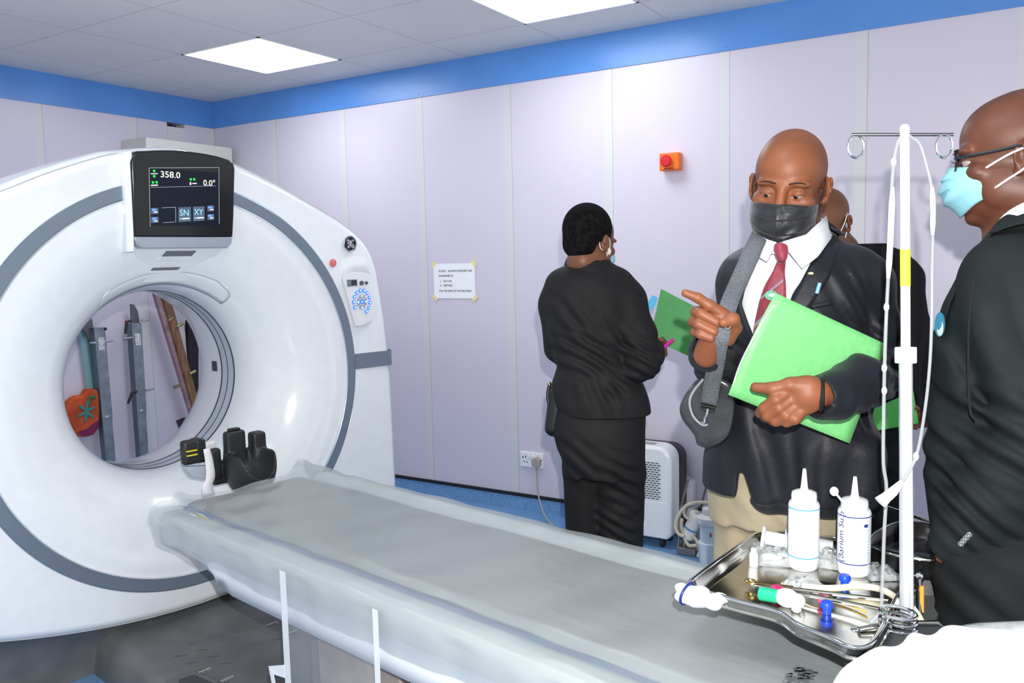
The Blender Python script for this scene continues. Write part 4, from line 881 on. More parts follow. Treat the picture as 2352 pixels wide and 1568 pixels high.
C.put('jacket_collar', MB().grid(coll([L(1899, 512, -.05), L(1895, 520, .03), L(1830, 515, .085), L(1757, 528, .05), L(1744, 542, -.04)], [L(1931, 532, -.06), L(1935, 535, .04), L(1835, 538, .125), L(1725, 550, .06), L(1722, 560, -.05)], 24)), MJC, jk, solid=.006)
C.put('chest_pocket', strip([(1858, 700), (1862, 711)], [(1910, 688), (1914, 699)], 3, jrj, .003, C), MJC, jk, solid=.003, offset=1)
def onj(px, py, off): q = L(px, py, -.12); q = L(px, py, front(jrj, q[0], q[2], off)); return L(px, py, front(jrj, q[0], q[2], off))
C.put('pocket_pen', MB().cyl(onj(1876, 674, .008), onj(1883, 650, .010), .0042, .0042, 10), mat('pale_blue_plastic', (.20, .42, .62), .3), jk)
C.put('lapel_pin', MB().lathe([(.0052, 0), (.0045, .002), (0, .0025)], onj(1862, 628, .011), (0, -1, 0), 14, sc=(.7, 1.3)), mat('pin_enamel', (.18, .22, .10), .3, metal=.4, noise=.8, nscale=260), jk)
for q in ((1942, 942), (1953, 940), (1963, 938)): C.put('cuff_button', MB().lathe([(.0052, 0), (.0052, .003), (.003, .004), (0, .003)], L(*q, -.313), (0, -1, 0), 14), mat('button_dark', (.03, .03, .035), .2), jk)
# watch and ring
C.put('wrist_watch', MB().tube([L(1886, 905, -.330)+np.array([.010*math.cos(a)*0, .0325*math.cos(a), .0325*math.sin(a)]) for a in np.linspace(0, 2*PI, 24, endpoint=False)], .006, 8, closed=True), mat('black_strap', (.01, .01, .01), .3))
C.put('finger_ring', MB().tube([L(1672, 742, -.368)+np.array([.006*math.cos(a), .004*math.sin(a), .010*math.sin(a)]) for a in np.linspace(0, 2*PI, 18, endpoint=False)], .0016, 6, closed=True), MCH)
# black mask
mk, lp = mask_mb(MC, True, ztop=-.022, zbot=-.124, w=.070, pleat=2.4, ear=.080, tip=.006)
mo = C.put('face_mask', mk, mat('black_mask_fabric', (.012, .013, .015), .42, bump=.2, bscale=80, sheen=.2), solid=.002); C.put('ear_loop', lp, mat('black_elastic', (.012, .012, .012), .7), mo)

# ------------------------------------------------------------------ man at the right edge, in profile
R = Fig(2300, 1.68, 'man in charcoal suit, glasses and pale blue mask, standing in profile at the right edge'); L = R.L
SKR = skin('skin_deep_brown', (.115, .040, .021), .46)
rr = R.rows([(512, 2290, 2420, .02, .07), (540, 2262, 2450, .03, .11), (580, 2230, 2475, .03, .17), (630, 2200, 2500, .03, .20), (700, 2164, 2520, .03, .205), (780, 2142, 2525, .03, .20), (900, 2134, 2515, .03, .19), (1000, 2126, 2500, .03, .19), (1100, 2122, 2500, .03, .19), (1200, 2134, 2505, .03, .19), (1285, 2150, 2510, .03, .19)])
hR = L(2334, 362, .02); MR = HM(hR, -91, 4, 0, 1.08)
HFr = head_field(MR, (rr[0][1], .03, rr[1][0]), .064, lids=.3)
y = -.10; R3 = Field(L(2140, 1310, y)-[.02, .06, .02], L(2240, 1225, y)+[.03, .07, .03], .0022)
R3.cone(L(2215, 1240, y), L(2185, 1265, y), .028, .027, .01); R3.ell(L(2178, 1272, y), (.026, .022, .022), .01)
for k, (dx, dy, dd) in enumerate(((0, 0, -.022), (4, 6, -.008), (8, 10, .006), (12, 12, .018))): R3.chain([L(2180+dx, 1272+dy*.5, y+dd), L(2168+dx, 1284+dy, y+dd), L(2178+dx, 1294+dy, y+dd)], [.010, .0095, .008], .003)
R3.chain([L(2178, 1264, y-.02), L(2163, 1272, y-.03), L(2160, 1284, y-.03)], [.011, .010, .008], .004)
TR = Field((-.26, -.26, 0), (.34, .32, 1.48), .012); TR.loft([(z, cx, cy, hx-.04, hy-.04) for z, cx, cy, hx, hy in rr], .03); legs(TR, (L(2300, 1340, 0)[0]+.01,), -.05, .80); legs(TR, (L(2300, 1340, 0)[0]+.03,), .10, .80)
TR.chain([L(2330, 650, -.13), L(2380, 980, -.17), L(2205, 1250, -.10)], [.05, .042, .028], .02)
R.put('body', [(HFr, MR, 2), (R3, None, 2), (TR, None, 1)], SKR)
head_extra(R, MR, (0, -.1), True, MBROW)
# thin cropped hair: skin tone cap slightly darker
MJR = cloth('charcoal_suit', (.0130, .0170, .0180), .8, .0, .12, .3, 220)
F = Field((-.26, -.36, .70), (.36, .32, 1.56), .005); F.loft(rr, .02)
F.chain([L(2318, 640, -.10), L(2340, 720, -.14), L(2372, 880, -.17), L(2378, 1000, -.17), L(2290, 1130, -.15), L(2220, 1225, -.11)], [.085, .078, .072, .070, .064, .056], .035)
F.cone(L(2220, 1225, -.11), L(2196, 1254, -.10), .054, .052, .01); F.cone(L(2205, 1244, -.10), L(2170, 1282, -.10), .036, .036, .006, op='sub')
for c, rad, amp, wv, d, ph, yy in (((2290, 1010), (.15, .2, .14), .007, .06, (.35, 0, 1), 0, -.2), ((2240, 1150), (.12, .2, .12), .006, .05, (.6, 0, .8), 1, -.15), ((2190, 1000), (.12, .25, .16), .006, .07, (.3, 0, 1), 2, -.1), ((2200, 850), (.12, .25, .14), .004, .08, (1, 0, .4), 0, -.1), ((2330, 800), (.14, .2, .2), .004, .09, (1, 0, .3), 1, -.2)):
    F.ripple(L(*c, yy), rad, amp*1.5, wv, d, ph, .02)
jk = R.put('suit_jacket', [(F, None, 2)], MJR)
R.put('sleeve_seam', MB().tube(spline([L(2238, 640, -.175), L(2226, 740, -.195), L(2224, 850, -.195), L(2228, 940, -.198), L(2240, 965, -.20)], 30), .0022, 6), mat('seam_black', (.006, .007, .008), .8), jk)
R.put('lapel', MB().grid(np.array([[L(2285, 520, -.03), L(2300, 512, -.09)], [L(2225, 600, -.04), L(2245, 590, -.13)], [L(2175, 680, -.04), L(2192, 672, -.12)], [L(2146, 760, -.02), L(2165, 770, -.10)], [L(2136, 850, .0), L(2150, 850, -.06)]])), MJR, jk, solid=.006, sub=2)
R.put('jacket_collar', MB().grid(np.array([[L(2284, 520, -.06), L(2312, 492, -.085), L(2352, 478, -.085), L(2400, 476, -.06)], [L(2268, 545, -.10), L(2310, 528, -.125), L(2352, 515, -.13), L(2410, 515, -.10)]])), MJR, jk, solid=.006, sub=2)
for q in ((2207, 1248), (2213, 1241), (2219, 1234), (2226, 1227)): R.put('cuff_button', MB().lathe([(.0055, 0), (.0055, .003), (.003, .004), (0, .003)], L(*q, -.182), (0, -1, 0), 14), mat('button_grey', (.12, .14, .15), .2), jk)
bd_ = R.put('jacket_badge', MB().lathe([(.018, 0), (.018, .003), (0, .004)], L(2160, 745, -.105), (-.55, -.83, 0), 24, sc=(1.35, .6)), mat('badge_blue', (.03, .16, .26), .35), jk)
R.put('badge_centre', MB().lathe([(.014, .0035), (.014, .0048), (0, .005)], L(2163, 753, -.105), (-.55, -.83, 0), 20, sc=(1.1, .5)), mat('badge_silver', (.45, .48, .46), .3), bd_)
R.put('shirt_collar', MB().grid(np.array([[L(2292, 512, -.05), L(2305, 492, -.075), L(2335, 472, -.088), L(2370, 455, -.080), L(2410, 452, -.04)], [L(2290, 520, -.07), L(2312, 508, -.10), L(2345, 494, -.11), L(2380, 484, -.10), L(2420, 482, -.05)]])), MSH, solid=.003, sub=2)
F = Field((-.28, -.26, 0), (.34, .34, .92), .006)
F.loft(R.rows([(1180, 2140, 2500, .03, .16), (1280, 2140, 2500, .03, .155), (1330, 2142, 2495, .03, .15)]), .03)
for yy, dx in ((-.07, 0), (.12, .03)): a = L(2300, 1340, yy); F.cone((a[0]+dx, yy, a[2]+.03), (a[0]+dx+.005, yy, .42), .125, .095, .04); F.cone((a[0]+dx+.005, yy, .42), (a[0]+dx, yy, .05), .095, .085, .03)
F.ripple(L(2250, 1400, -.15), (.2, .2, .2), .005, .09, (.5, 0, 1), 0, .03)
R.put('trousers', [(F, None, 2)], cloth('charcoal_trousers', (.012, .013, .014), .8, .0))
for yy in (-.07, .12): R.put('shoe', MB().ball((L(2300, 1340, 0)[0]-.04, yy, .045), (.15, .05, .045)), mat('black_leather', (.012, .012, .012), .25))
mk, lp = mask_mb(MR, False, ztop=-.008, zbot=-.100, w=.060, pleat=3, puff=.004, ear=.078, tip=.0)
mo = R.put('face_mask', mk, mat('pale_blue_mask', (.27, .56, .64), .7, bump=.15, bscale=120), solid=.002)
# ear loops: straight elastic from the mask corners to the ear, near side and far side
lp = MB()
for s, yy in ((1, -1), (-1, 1)):
    P = np.array([[s*.060, -.050, -.018], [s*.078, -.020, -.004], [s*.084, .006, .006], [s*.088, .030, .010], [s*.086, .034, -.010], [s*.082, .008, -.030], [s*.073, -.020, -.046], [s*.060, -.046, -.062]]); P = spline(P, 40); lp.tube(P@MR[:3, :3].T+MR[:3, 3], .0022, 6)
R.put('ear_loop', lp, MELAS, mo)
# glasses
gl = MB(); gm = mat('gunmetal_frame', (.03, .035, .04), .25, metal=.5)
def HT(P): return np.array(P, float)@MR[:3, :3].T+MR[:3, 3]
for s in (1, -1):
    gl.tube(HT([(s*.033+.023*math.cos(a), -.100+.006*abs(math.cos(a)), .002+.0165*math.sin(a)) for a in np.linspace(0, 2*PI, 28, endpoint=False)]), .0020, 6, closed=True)
    gl.tube(HT(spline([(s*.056, -.096, .008), (s*.070, -.075, .008), (s*.078, -.03, .010), (s*.083, .012, .012), (s*.083, .030, -.004)], 30)), .0032, 8)
gl.tube(HT(spline([(-.011, -.102, .006), (0, -.106, .009), (.011, -.102, .006)], 8)), .0018, 6)
go = R.put('glasses', gl, gm)
ln = MB()
for s in (1, -1): ln.lathe([(.0215, 0), (.0215, .001)], HT([(s*.033, -.0995, .002)])[0], MR[:3, :3]@np.array([0, -1, 0]), 24, sc=(1, .74))
R.put('lens', ln, mat('clear_lens', (.8, .85, .9), .05, alpha=.18), go)
# ------------------------------------------------------------------ woman writing near the back wall
W = Fig(1370, 2.80, 'woman in black suit seen from behind, writing on a green folder near the wall'); L = W.L
SKW = skin('skin_brown_neck', (.16, .060, .030), .42)
wr = W.rows([(596, 1316, 1398, .0, .05), (612, 1296, 1412, .0, .07), (632, 1272, 1432, .0, .095), (660, 1258, 1450, .0, .11), (700, 1254, 1462, .0, .115), (760, 1260, 1458, .0, .115), (810, 1272, 1452, .0, .11), (845, 1279, 1458, .0, .11), (880, 1266, 1478, .0, .12), (920, 1272, 1492, .0, .13), (948, 1284, 1496, .0, .13)])
hW = L(1356, 556, .01); MW_ = HM(hW, 143, 12, 0, .93)
HFw = head_field(MW_, (wr[0][1], .0, wr[1][0]), .055, lids=.2, w=.98)
y = .06; R4 = Field(L(1480, 840, y)-[.02, .06, .02], L(1545, 760, y)+[.02, .07, .02], .003)
R4.cone(L(1492, 800, y), L(1508, 798, y), .024, .024, .01); R4.ell(L(1510, 797, y), (.022, .022, .026), .01)
for k in range(4): R4.chain([L(1512+k, 786+k*8, y+.01), L(1524+k, 792+k*7, y), L(1518, 803+k*5, y-.018)], [.010, .0095, .008], .004)
R4.chain([L(1506, 782, y-.01), L(1520, 780, y-.015), L(1530, 788, y-.01)], [.011, .010, .008], .004)
TR = Field((-.24, -.2, 0), (.28, .26, 1.42), .012); TR.loft([(z, cx, cy, hx-.03, max(.03, hy-.03)) for z, cx, cy, hx, hy in wr], .03); legs(TR, (L(1345, 1090, .02)[0],), .02, .80); legs(TR, (L(1424, 1090, -.02)[0],), -.02, .80)
TR.chain([L(1440, 670, .0), L(1480, 835, -.04), L(1500, 798, .05)], [.045, .038, .024], .02)
W.put('body', [(HFw, MW_, 2), (R4, None, 2), (TR, None, 1)], SKW)
F = Field((-.11, -.14, -.08), (.11, .15, .16), .003)      # short black hair, in head space
F.ell((0, .026, .042), (.084, .100, .094)); F.ell((0, .055, -.02), (.066, .060, .055), .02)
F.boxr((0, -.13, -.04), (.2, .09, .12), .01, k=.02, op='sub'); F.boxr((0, -.02, -.09), (.2, .06, .075), .01, k=.015, op='sub')
W.put('hair', [(F, MW_, 1)], mat('short_black_hair', (.008, .007, .007), .95, noise=.5, nscale=60, bump=1., bscale=150, spec=.1))
MJW = cloth('black_suiting', (.0125, .0125, .0132), .68, .0, .15, .3, 240)
F = Field((-.28, -.26, .78), (.30, .22, 1.48), .005); F.loft(wr, .015)
F.chain([L(1418, 655, .0), L(1440, 690, -.01), L(1466, 770, -.05), L(1478, 832, -.07), L(1492, 815, .0), L(1500, 802, .04)], [.058, .060, .057, .052, .045, .038], .03)
F.chain([L(1290, 655, .0), L(1278, 700, .02), L(1282, 800, .06)], [.055, .055, .05], .03)
F.cone(L(1494, 806, .035), L(1505, 800, .075), .026, .026, .005, op='sub')
for c, rad, amp, wv, d, ph in (((1345, 815), (.16, .2, .12), .006, .055, (.25, 0, 1), 0), ((1420, 850), (.12, .2, .12), .005, .06, (.5, 0, 1), 1), ((1470, 820), (.09, .2, .10), .006, .045, (.3, 0, 1), 0), ((1310, 740), (.12, .2, .12), .005, .08, (1, 0, .7), 0), ((1380, 900), (.14, .2, .08), .005, .07, (1, 0, .3), 0), ((1440, 760), (.09, .2, .12), .005, .06, (.8, 0, .6), 2)):
    F.ripple(L(*c, -.08), rad, amp, wv, d, ph, .03)
jk = W.put('jacket', [(F, None, 2)], MJW)
W.put('jacket_collar', MB().grid(np.array([[L(1306, 588, .03), L(1312, 586, -.03), L(1350, 590, -.06), L(1388, 602, -.05), L(1402, 612, .0)], [L(1294, 618, .04), L(1302, 622, -.05), L(1350, 628, -.09), L(1400, 630, -.07), L(1418, 630, .0)]])), MJW, jk, solid=.008, sub=2)
F = Field((-.26, -.2, 0), (.28, .22, 1.0), .006)
F.loft(W.rows([(935, 1276, 1484, .0, .115), (985, 1268, 1482, .0, .13), (1040, 1284, 1482, .0, .13), (1085, 1300, 1480, .0, .12)]), .02)
a, b = L(1345, 1090, .02), L(1424, 1090, -.02)
F.cone((a[0], .02, a[2]), (a[0]-.004, .02, .40), .078, .066, .03); F.cone((a[0]-.004, .02, .40), (a[0], .02, .04), .066, .062, .03)
F.cone((b[0], -.02, b[2]), (b[0]+.002, -.02, .40), .086, .072, .02); F.cone((b[0]+.002, -.02, .40), (b[0], -.02, .04), .072, .066, .02)
for c, rad, amp, wv, d, ph in (((1425, 1110), (.10, .2, .16), .006, .06, (.2, 0, 1), 0), ((1420, 1200), (.10, .2, .10), .006, .05, (.3, 0, 1), 1), ((1330, 1060), (.10, .2, .12), .005, .07, (.7, 0, 1), 0)): F.ripple(L(*c, -.08), rad, amp, wv, d, ph, .03)
W.put('trousers', [(F, None, 2)], MJW)
for q in (a, b): W.put('shoe', MB().ball((q[0], .03, .04), (.045, .12, .04)), mat('black_leather', (.012, .012, .012), .25))
mk, lp = mask_mb(MW_, False, w=.060, ear=.079); mo = W.put('face_mask', mk, mat('pale_blue_mask', (.36, .68, .76), .7), solid=.002); W.put('ear_loop', lp, MELAS, mo)
ea = L(1401, 577, .02); W.put('earring', MB().ball(L(1399, 577, -.02), (.007, .007, .013), 10), mat('pearl', (.7, .66, .6), .2))
W.put('blouse_edge', MB().grid(np.array([[L(1482, 712, .06), L(1490, 745, .06)], [L(1494, 722, .08), L(1499, 750, .08)]])), mat('magenta_blouse', (.55, .03, .16), .6), solid=.004)
# hand bag hanging behind her left hip
hb = thing('shoulder_bag', (W.O+W.ex*L(1275, 950)[0]).tolist()[:2]+[.75], 0, 'small black bag hanging at the left hip of the woman in black', 'bag')
def tw(fig, q): return fig.O+fig.ex*q[0]+fig.ey*q[1]+np.array([0, 0, q[2]])
def wfield(fig, name, F, m, parent, it=2):
    P, Fc = F.mesh(); P = smooth_mesh(P, Fc, it); P = fig.O+P[:, :1]*fig.ex+P[:, 1:2]*fig.ey+P[:, 2:]*np.array([0, 0, 1.]); return put(name, MB().add(P, Fc.tolist()), m, parent, auto=0)
F = Field((-.22, -.22, .72), (.05, .0, 1.12), .004); F.boxr(L(1284, 942, -.01), (.042, .035, .092), .03, np.array(Matrix.Rotation(math.radians(8), 3, 'Y')), .01)
MBAG = mat('black_bag_leather', (.010, .010, .011), .35)
wfield(W, 'bag_body', F, MBAG, hb)
put('clasp', MB().ball(tw(W, L(1262, 882, -.01)), .008, 10), mat('brass', (.55, .40, .15), .25, metal=1), hb)
put('bag_strap', MB().tube(spline([tw(W, L(1262, 882, -.01)), tw(W, L(1258, 910, -.02)), tw(W, L(1264, 940, -.03))], 10), .006), MBAG, hb)
# her folder, blue sheet and pen
def fold_box(fig, q4, ys, th, nm, m, parent, world=True):
    P = [tw(fig, fig.L(*q, y)) for q, y in zip(q4, ys)]; n = np.cross(P[1]-P[0], P[3]-P[0]); n /= np.linalg.norm(n)
    if n@fig.ey < 0: n = -n
    return put(nm, MB().prism(P, n, th), m, parent, smooth=False, bevel=.0008)
MGF = mat('green_card', (.085, .42, .085), .55, noise=.06, nscale=60)
MGFD = mat('green_card_dark', (.045, .27, .065), .55, noise=.06, nscale=60)
fo = thing('folder', tw(W, L(1555, 835, .16)).tolist(), 0, 'dark green folder held open by the woman in black by the wall', 'folder')
fold_box(W, [(1518, 663), (1632, 722), (1626, 838), (1494, 776)], [.18, .14, .10, .14], .004, 'cover', MGFD, fo)
fold_box(W, [(1517, 666), (1630, 725), (1625, 836), (1496, 779)], [.186, .146, .106, .146], .003, 'papers', MPAP, fo)
bs_ = thing('blue_sheet', tw(W, L(1492, 700, .2)).tolist(), 0, 'light blue paper edge showing left of the dark green folder', 'paper')
fold_box(W, [(1499, 677), (1512, 684), (1500, 712), (1481, 703)], [.195, .193, .18, .18], .002, 'sheet', mat('blue_paper', (.10, .45, .75), .6), bs_)
pn = thing('pen', tw(W, L(1536, 790, .03)).tolist(), 0, 'magenta pen in the hand of the woman in black', 'pen')
put('barrel', MB().cyl(tw(W, L(1522, 799, .04)), tw(W, L(1547, 779, .03)), .0065, .0065, 12), mat('magenta_plastic', (.62, .03, .32), .35), pn)
put('tip', MB().cyl(tw(W, L(1522, 799, .04)), tw(W, L(1517, 803, .042)), .004, .001, 10), mat('magenta_plastic', (.62, .03, .32), .35), pn)

# ------------------------------------------------------------------ man partly hidden in the background
B = Fig(1960, 2.95, 'man in black suit mostly hidden behind the man with the maroon tie'); L = B.L
br = B.rows([(560, 1905, 2030, .02, .06), (574, 1890, 2062, .02, .09), (592, 1882, 2080, .02, .11), (640, 1878, 2090, .02, .12), (760, 1885, 2092, .02, .12), (900, 1895, 2092, .02, .12), (1010, 1900, 2090, .02, .12)])
hB = L(1897, 513, -.03); MB_ = HM(hB, -22, 22, 0, .98)
HFb = head_field(MB_, (br[0][1]-.05, .02, br[1][0]), .058, lids=.1)
y = -.10; R5 = Field(L(2085, 1005, y)-[.02, .06, .02], L(2170, 910, y)+[.02, .07, .02], .003)
R5.cone(L(2140, 935, y), L(2132, 955, y), .028, .028, .01); R5.ell(L(2126, 958, y), (.034, .018, .036), .01)
for k in range(4): R5.chain([L(2112, 942+k*11, y), L(2100, 946+k*11, y-.012), L(2104, 952+k*10, y-.022)], [.011, .010, .008], .003)
R5.chain([L(2120, 938, y-.014), L(2106, 936, y-.022), L(2096, 942, y-.022)], [.011, .010, .008], .003)
TR = Field((-.26, -.2, 0), (.32, .26, 1.45), .012); TR.loft([(z, cx, cy, hx-.03, max(.03, hy-.03)) for z, cx, cy, hx, hy in br], .03); legs(TR, (L(1945, 1080, .02)[0], L(2030, 1080, .02)[0]), .02, .80)
TR.chain([L(2082, 620, .02), L(2115, 790, -.0), L(2132, 940, -.09)], [.045, .038, .026], .02)
B.put('body', [(HFb, MB_, 2), (R5, None, 2), (TR, None, 1)], skin('skin_brown_far', (.15, .055, .026), .4))
head_extra(B, MB_, (0, -.4), True, MBROW)
MJB = cloth('black_suit_far', (.008, .008, .010), .8, .0)
F = Field((-.26, -.22, .78), (.34, .22, 1.5), .006); F.loft(br, .02)
F.chain([L(2060, 612, .02), L(2078, 640, .01), L(2098, 760, .0), L(2112, 860, -.04), L(2124, 925, -.09)], [.052, .058, .054, .050, .045], .03)
F.cone(L(2122, 918, -.085), L(2132, 950, -.10), .032, .032, .005, op='sub')
jk = B.put('suit_jacket', [(F, None, 2)], MJB)
B.put('jacket_collar', MB().grid(np.array([[L(1890, 560, -.07), L(1870, 565, .0), L(1900, 548, .08), L(1950, 548, .06), L(1965, 560, -.02)], [L(1895, 590, -.11), L(1862, 590, .0), L(1895, 575, .11), L(1960, 572, .09), L(1985, 585, -.04)]])), MJB, jk, solid=.006, sub=2)
F = Field((-.26, -.2, 0), (.32, .22, .92), .008); F.loft(B.rows([(985, 1905, 2070, .02, .115), (1060, 1905, 2072, .02, .12)]), .02)
a, b = L(1945, 1080, .02), L(2030, 1080, .02)
for q in (a, b): F.cone((q[0], .02, q[2]+.05), (q[0], .02, .05), .082, .068, .02)
B.put('trousers', [(F, None, 2)], MJB)
for q in (a, b): B.put('shoe', MB().ball((q[0], -.03, .04), (.045, .12, .04)), mat('black_leather', (.012, .012, .012), .25))
mk, lp = mask_mb(MB_, False, w=.062, ear=.080); mo = B.put('face_mask', mk, mat('white_mask', (.7, .74, .76), .7), solid=.002); B.put('ear_loop', lp, MELAS, mo)
fo = thing('folder', tw(B, L(2060, 985, -.13)).tolist(), 0, 'green folder held low by the man hidden in the background', 'folder')
fold_box(B, [(1970, 955), (2098, 898), (2110, 972), (2008, 990)], [-.14, -.13, -.13, -.14], .006, 'cover', MGF, fo)

# ------------------------------------------------------------------ things carried by the man in the middle
L = C.L
fo = thing('folder', tw(C, L(1850, 1017, -.30)).tolist(), 0, 'large light green folder held tilted in front of the man with maroon tie', 'folder')
MGL_ = mat('light_green_card', (.17, .52, .18), .5, noise=.05, nscale=80)
# slightly bowed card: left edge curved
def bowed(corn, ys, off, n=14):
    c = [np.array(q, float) for q in corn]; A = []
    for i in range(n):
        u = i/(n-1); row = []
        for j in range(n):
            v = j/(n-1); p = (c[0]*(1-v)+c[1]*v)*(1-u)+(c[3]*(1-v)+c[2]*v)*u; yy = (ys[0]*(1-v)+ys[1]*v)*(1-u)+(ys[3]*(1-v)+ys[2]*v)*u
            d = 4*u*(1-u)*(1-v); p = p+np.array([-5, -4])*d; yy += off-.012*math.sin(PI*u)*(1-v)
            row.append(tw(C, L(p[0], p[1], yy)))
        A.append(row)
    return np.array(A)
cor = [(1782, 673), (2036, 791), (1951, 1018), (1673, 906)]; ys = [-.275, -.170, -.200, -.305]
put('cover', MB().grid(bowed(cor, ys, 0)), MGL_, fo, solid=.002, offset=0)
cor2 = [(1786, 676), (2032, 792), (1949, 1014), (1676, 905)]
put('papers', MB().grid(bowed(cor2, ys, .006)), MPAP, fo, solid=.006, offset=0)
put('back_cover', MB().grid(bowed(cor, ys, .012)), MGL_, fo, solid=.002, offset=0)
e = [(1779, 700), (1762, 722), (1738, 762), (1714, 805), (1696, 845), (1682, 888)]
sp_ = [tw(C, L(*q, -.3065-.011*math.sin(PI*i/5))) for i, q in enumerate(e)]
put('page_edge', MB().tube(spline(sp_, 24), np.array([.0006]+[.0030]*22+[.0006]), 6, flat=.35), mat('bright_page', (.85, .87, .88), .6), fo)
MSTR = mat('grey_webbing', (.12, .13, .145), .7, noise=.2, nscale=220, bump=.4, bscale=300)
bg = thing('laptop_bag', tw(C, L(1605, 1015, -.05)).tolist(), 0, 'glossy grey bag on a wide grey shoulder strap of the pointing man', 'bag')
cen = [(1748, 535, .0), (1741, 548, -.10), (1722, 590, -.155), (1695, 650, -.22), (1672, 705, -.315), (1655, 770, -.360), (1643, 840, -.30), (1634, 890, -.24), (1628, 930, -.20)]
Pc = spline([L(*q) for q in cen], 44); A = []
for i, p in enumerate(Pc):
    w = np.interp(i, [0, 10, 20, 43], [.018, .019, .0175, .0175]); d = Pc[min(i+1, 43)]-Pc[max(i-1, 0)]; nrm = np.array([-d[2], 0, d[0]]); nrm /= np.linalg.norm(nrm)
    A.append([tw(C, p+nrm*w*s) for s in (-1, -.3, .3, 1)])
put('strap', MB().grid(np.array(A)), MSTR, bg, solid=.003, offset=0)
back = spline([L(1748, 535, .0), L(1738, 540, .09), L(1720, 640, .16), L(1670, 800, .17), L(1640, 900, .12), L(1625, 935, .02)], 30)
put('strap_back', MB().tube([tw(C, p) for p in back], .014, 8, flat=.2, up=C.ex), MSTR, bg)
MBGG = mat('glossy_grey_bag', (.035, .038, .042), .16, noise=.35, nscale=11, bump=.5, bscale=12, metal=.25)
bpoly = spline([(1621, 860), (1594, 878), (1573, 908), (1564, 934), (1573, 962), (1597, 992), (1606, 1016), (1640, 1020), (1680, 985), (1690, 890), (1660, 862)], 44)
F = Field(L(1555, 1035, 0)-[.02, .26, .02], L(1700, 840, 0)+[.02, .02, .02], .004)
bp = [L(*q, -.16) for q in bpoly]; F.poly([(q[0], q[2]) for q in bp], -.195, -.100, .01, op='add')
wfield(C, 'bag_body', F, MBGG, bg, 6)
put('bag_seam', MB().tube(spline([tw(C, L(*q, -.202)) for q in ((1616, 870), (1592, 900), (1584, 925), (1592, 955), (1612, 975), (1626, 975))], 30), .0028, 8), mat('seam_light_grey', (.25, .26, .28), .3), bg)
put('strap_buckle', MB().tube([tw(C, L(*q, -.206)) for q in ((1611, 930), (1642, 937), (1640, 946), (1610, 938))], .0028, 8, closed=True), mat('dark_metal', (.06, .06, .06), .25, metal=.9), bg)
put('strap_clip', MB().tube(spline([tw(C, L(*q, -.208)) for q in ((1626, 938), (1624, 950), (1619, 962), (1617, 972), (1610, 968))], 14), .0032, 8), MCH, bg)
# ================================================================== TRAY, DRIP POLE AND SMALL THINGS AT THE NEAR END OF THE COUCH
def gthing(name, a, t, z, label, cat, group=None): return thing(name, GW(a, t, z).tolist(), TH, label, cat, group)
MSS = mat('stainless_steel', (.56, .55, .51), .16, metal=1, noise=.1, nscale=30)
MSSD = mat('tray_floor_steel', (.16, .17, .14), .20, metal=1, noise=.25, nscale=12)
MPLW = mat('white_plastic', (.84, .86, .88), .4)
MCLR = mat('clear_plastic_pack', (.70, .73, .73), .10, alpha=.30, spec=.8, noise=.2, nscale=60, bump=.6, bscale=60)
# pole holder block at the end of the couch
pb = gthing('pole_clamp', 2.455, .06, .70, 'dark grey clamp block at the foot of the drip pole', 'clamp')
gput('block', MB().box((2.455, .045, .735), (.12, .15, .075)), mat('dark_grey_block', (.045, .05, .055), .35), pb, bevel=.008)
gput('steel_bar', MB().tube(spline([(2.40, -.005, .778), (2.425, .03, .780), (2.46, .075, .778), (2.50, .11, .778)], 12), .005), MSS, pb)
gput('clamp_bolt', MB().ball((2.392, -.0, .765), .012, 14), MCH, pb)
# drip pole
pl_ = gthing('drip_pole', 2.458, .071, .77, 'tall white and steel drip pole with two ring hooks', 'drip stand')
pbot = atd(2083, 1442, 1.50); ptop = atd(2078, 296, 1.50)
pm_ = pbot*(1-.545)+ptop*.545
MPOL = mat('brushed_aluminium', (.80, .82, .85), .25, metal=.6)
put('lower_tube', MB().cyl(pbot, pm_, .0118, .0118, 28), MPOL, pl_)
put('upper_tube', MB().cyl(pm_, ptop, .0082, .0082, 24), mat('white_pole', (.88, .89, .92), .25), pl_)
put('collar', MB().cyl(pm_-(ptop-pm_)*.032, pm_+(ptop-pm_)*.04, .0185, .0185, 28), MPLW, pl_, bevel=.002)
put('top_cap', MB().ball(ptop, .0088, 16), MPLW, pl_)
c0, c1 = pbot*(1-.758)+ptop*.758, pbot*(1-.685)+ptop*.685
put('yellow_sticker', MB().lathe([(.0088, 0), (.0088, np.linalg.norm(c0-c1))], c1, (c0-c1)/np.linalg.norm(c0-c1), 28, cap=False), mat('yellow_sticker', (.80, .72, .05), .5), pl_)
h0, h1 = atd(1956, 309, 1.54), atd(2190, 309, 1.49); hm = atd(2078, 309, 1.515)
put('cross_bar', MB().tube([h0, hm, h1], .0030, 10), mat('steel_dark', (.22, .22, .23), .25, metal=1), pl_)
for q, D in (((1966, 336), 1.54), ((2169, 335), 1.49)):
    c = atd(*q, D); e = RV*.0140
    put('ring_hook', MB().tube([c+RV*.0145*math.cos(a)+np.array([0, 0, .0205])*math.sin(a) for a in np.linspace(PI*.62, PI*2.38, 30)], .0024, 8), MCH, pl_)
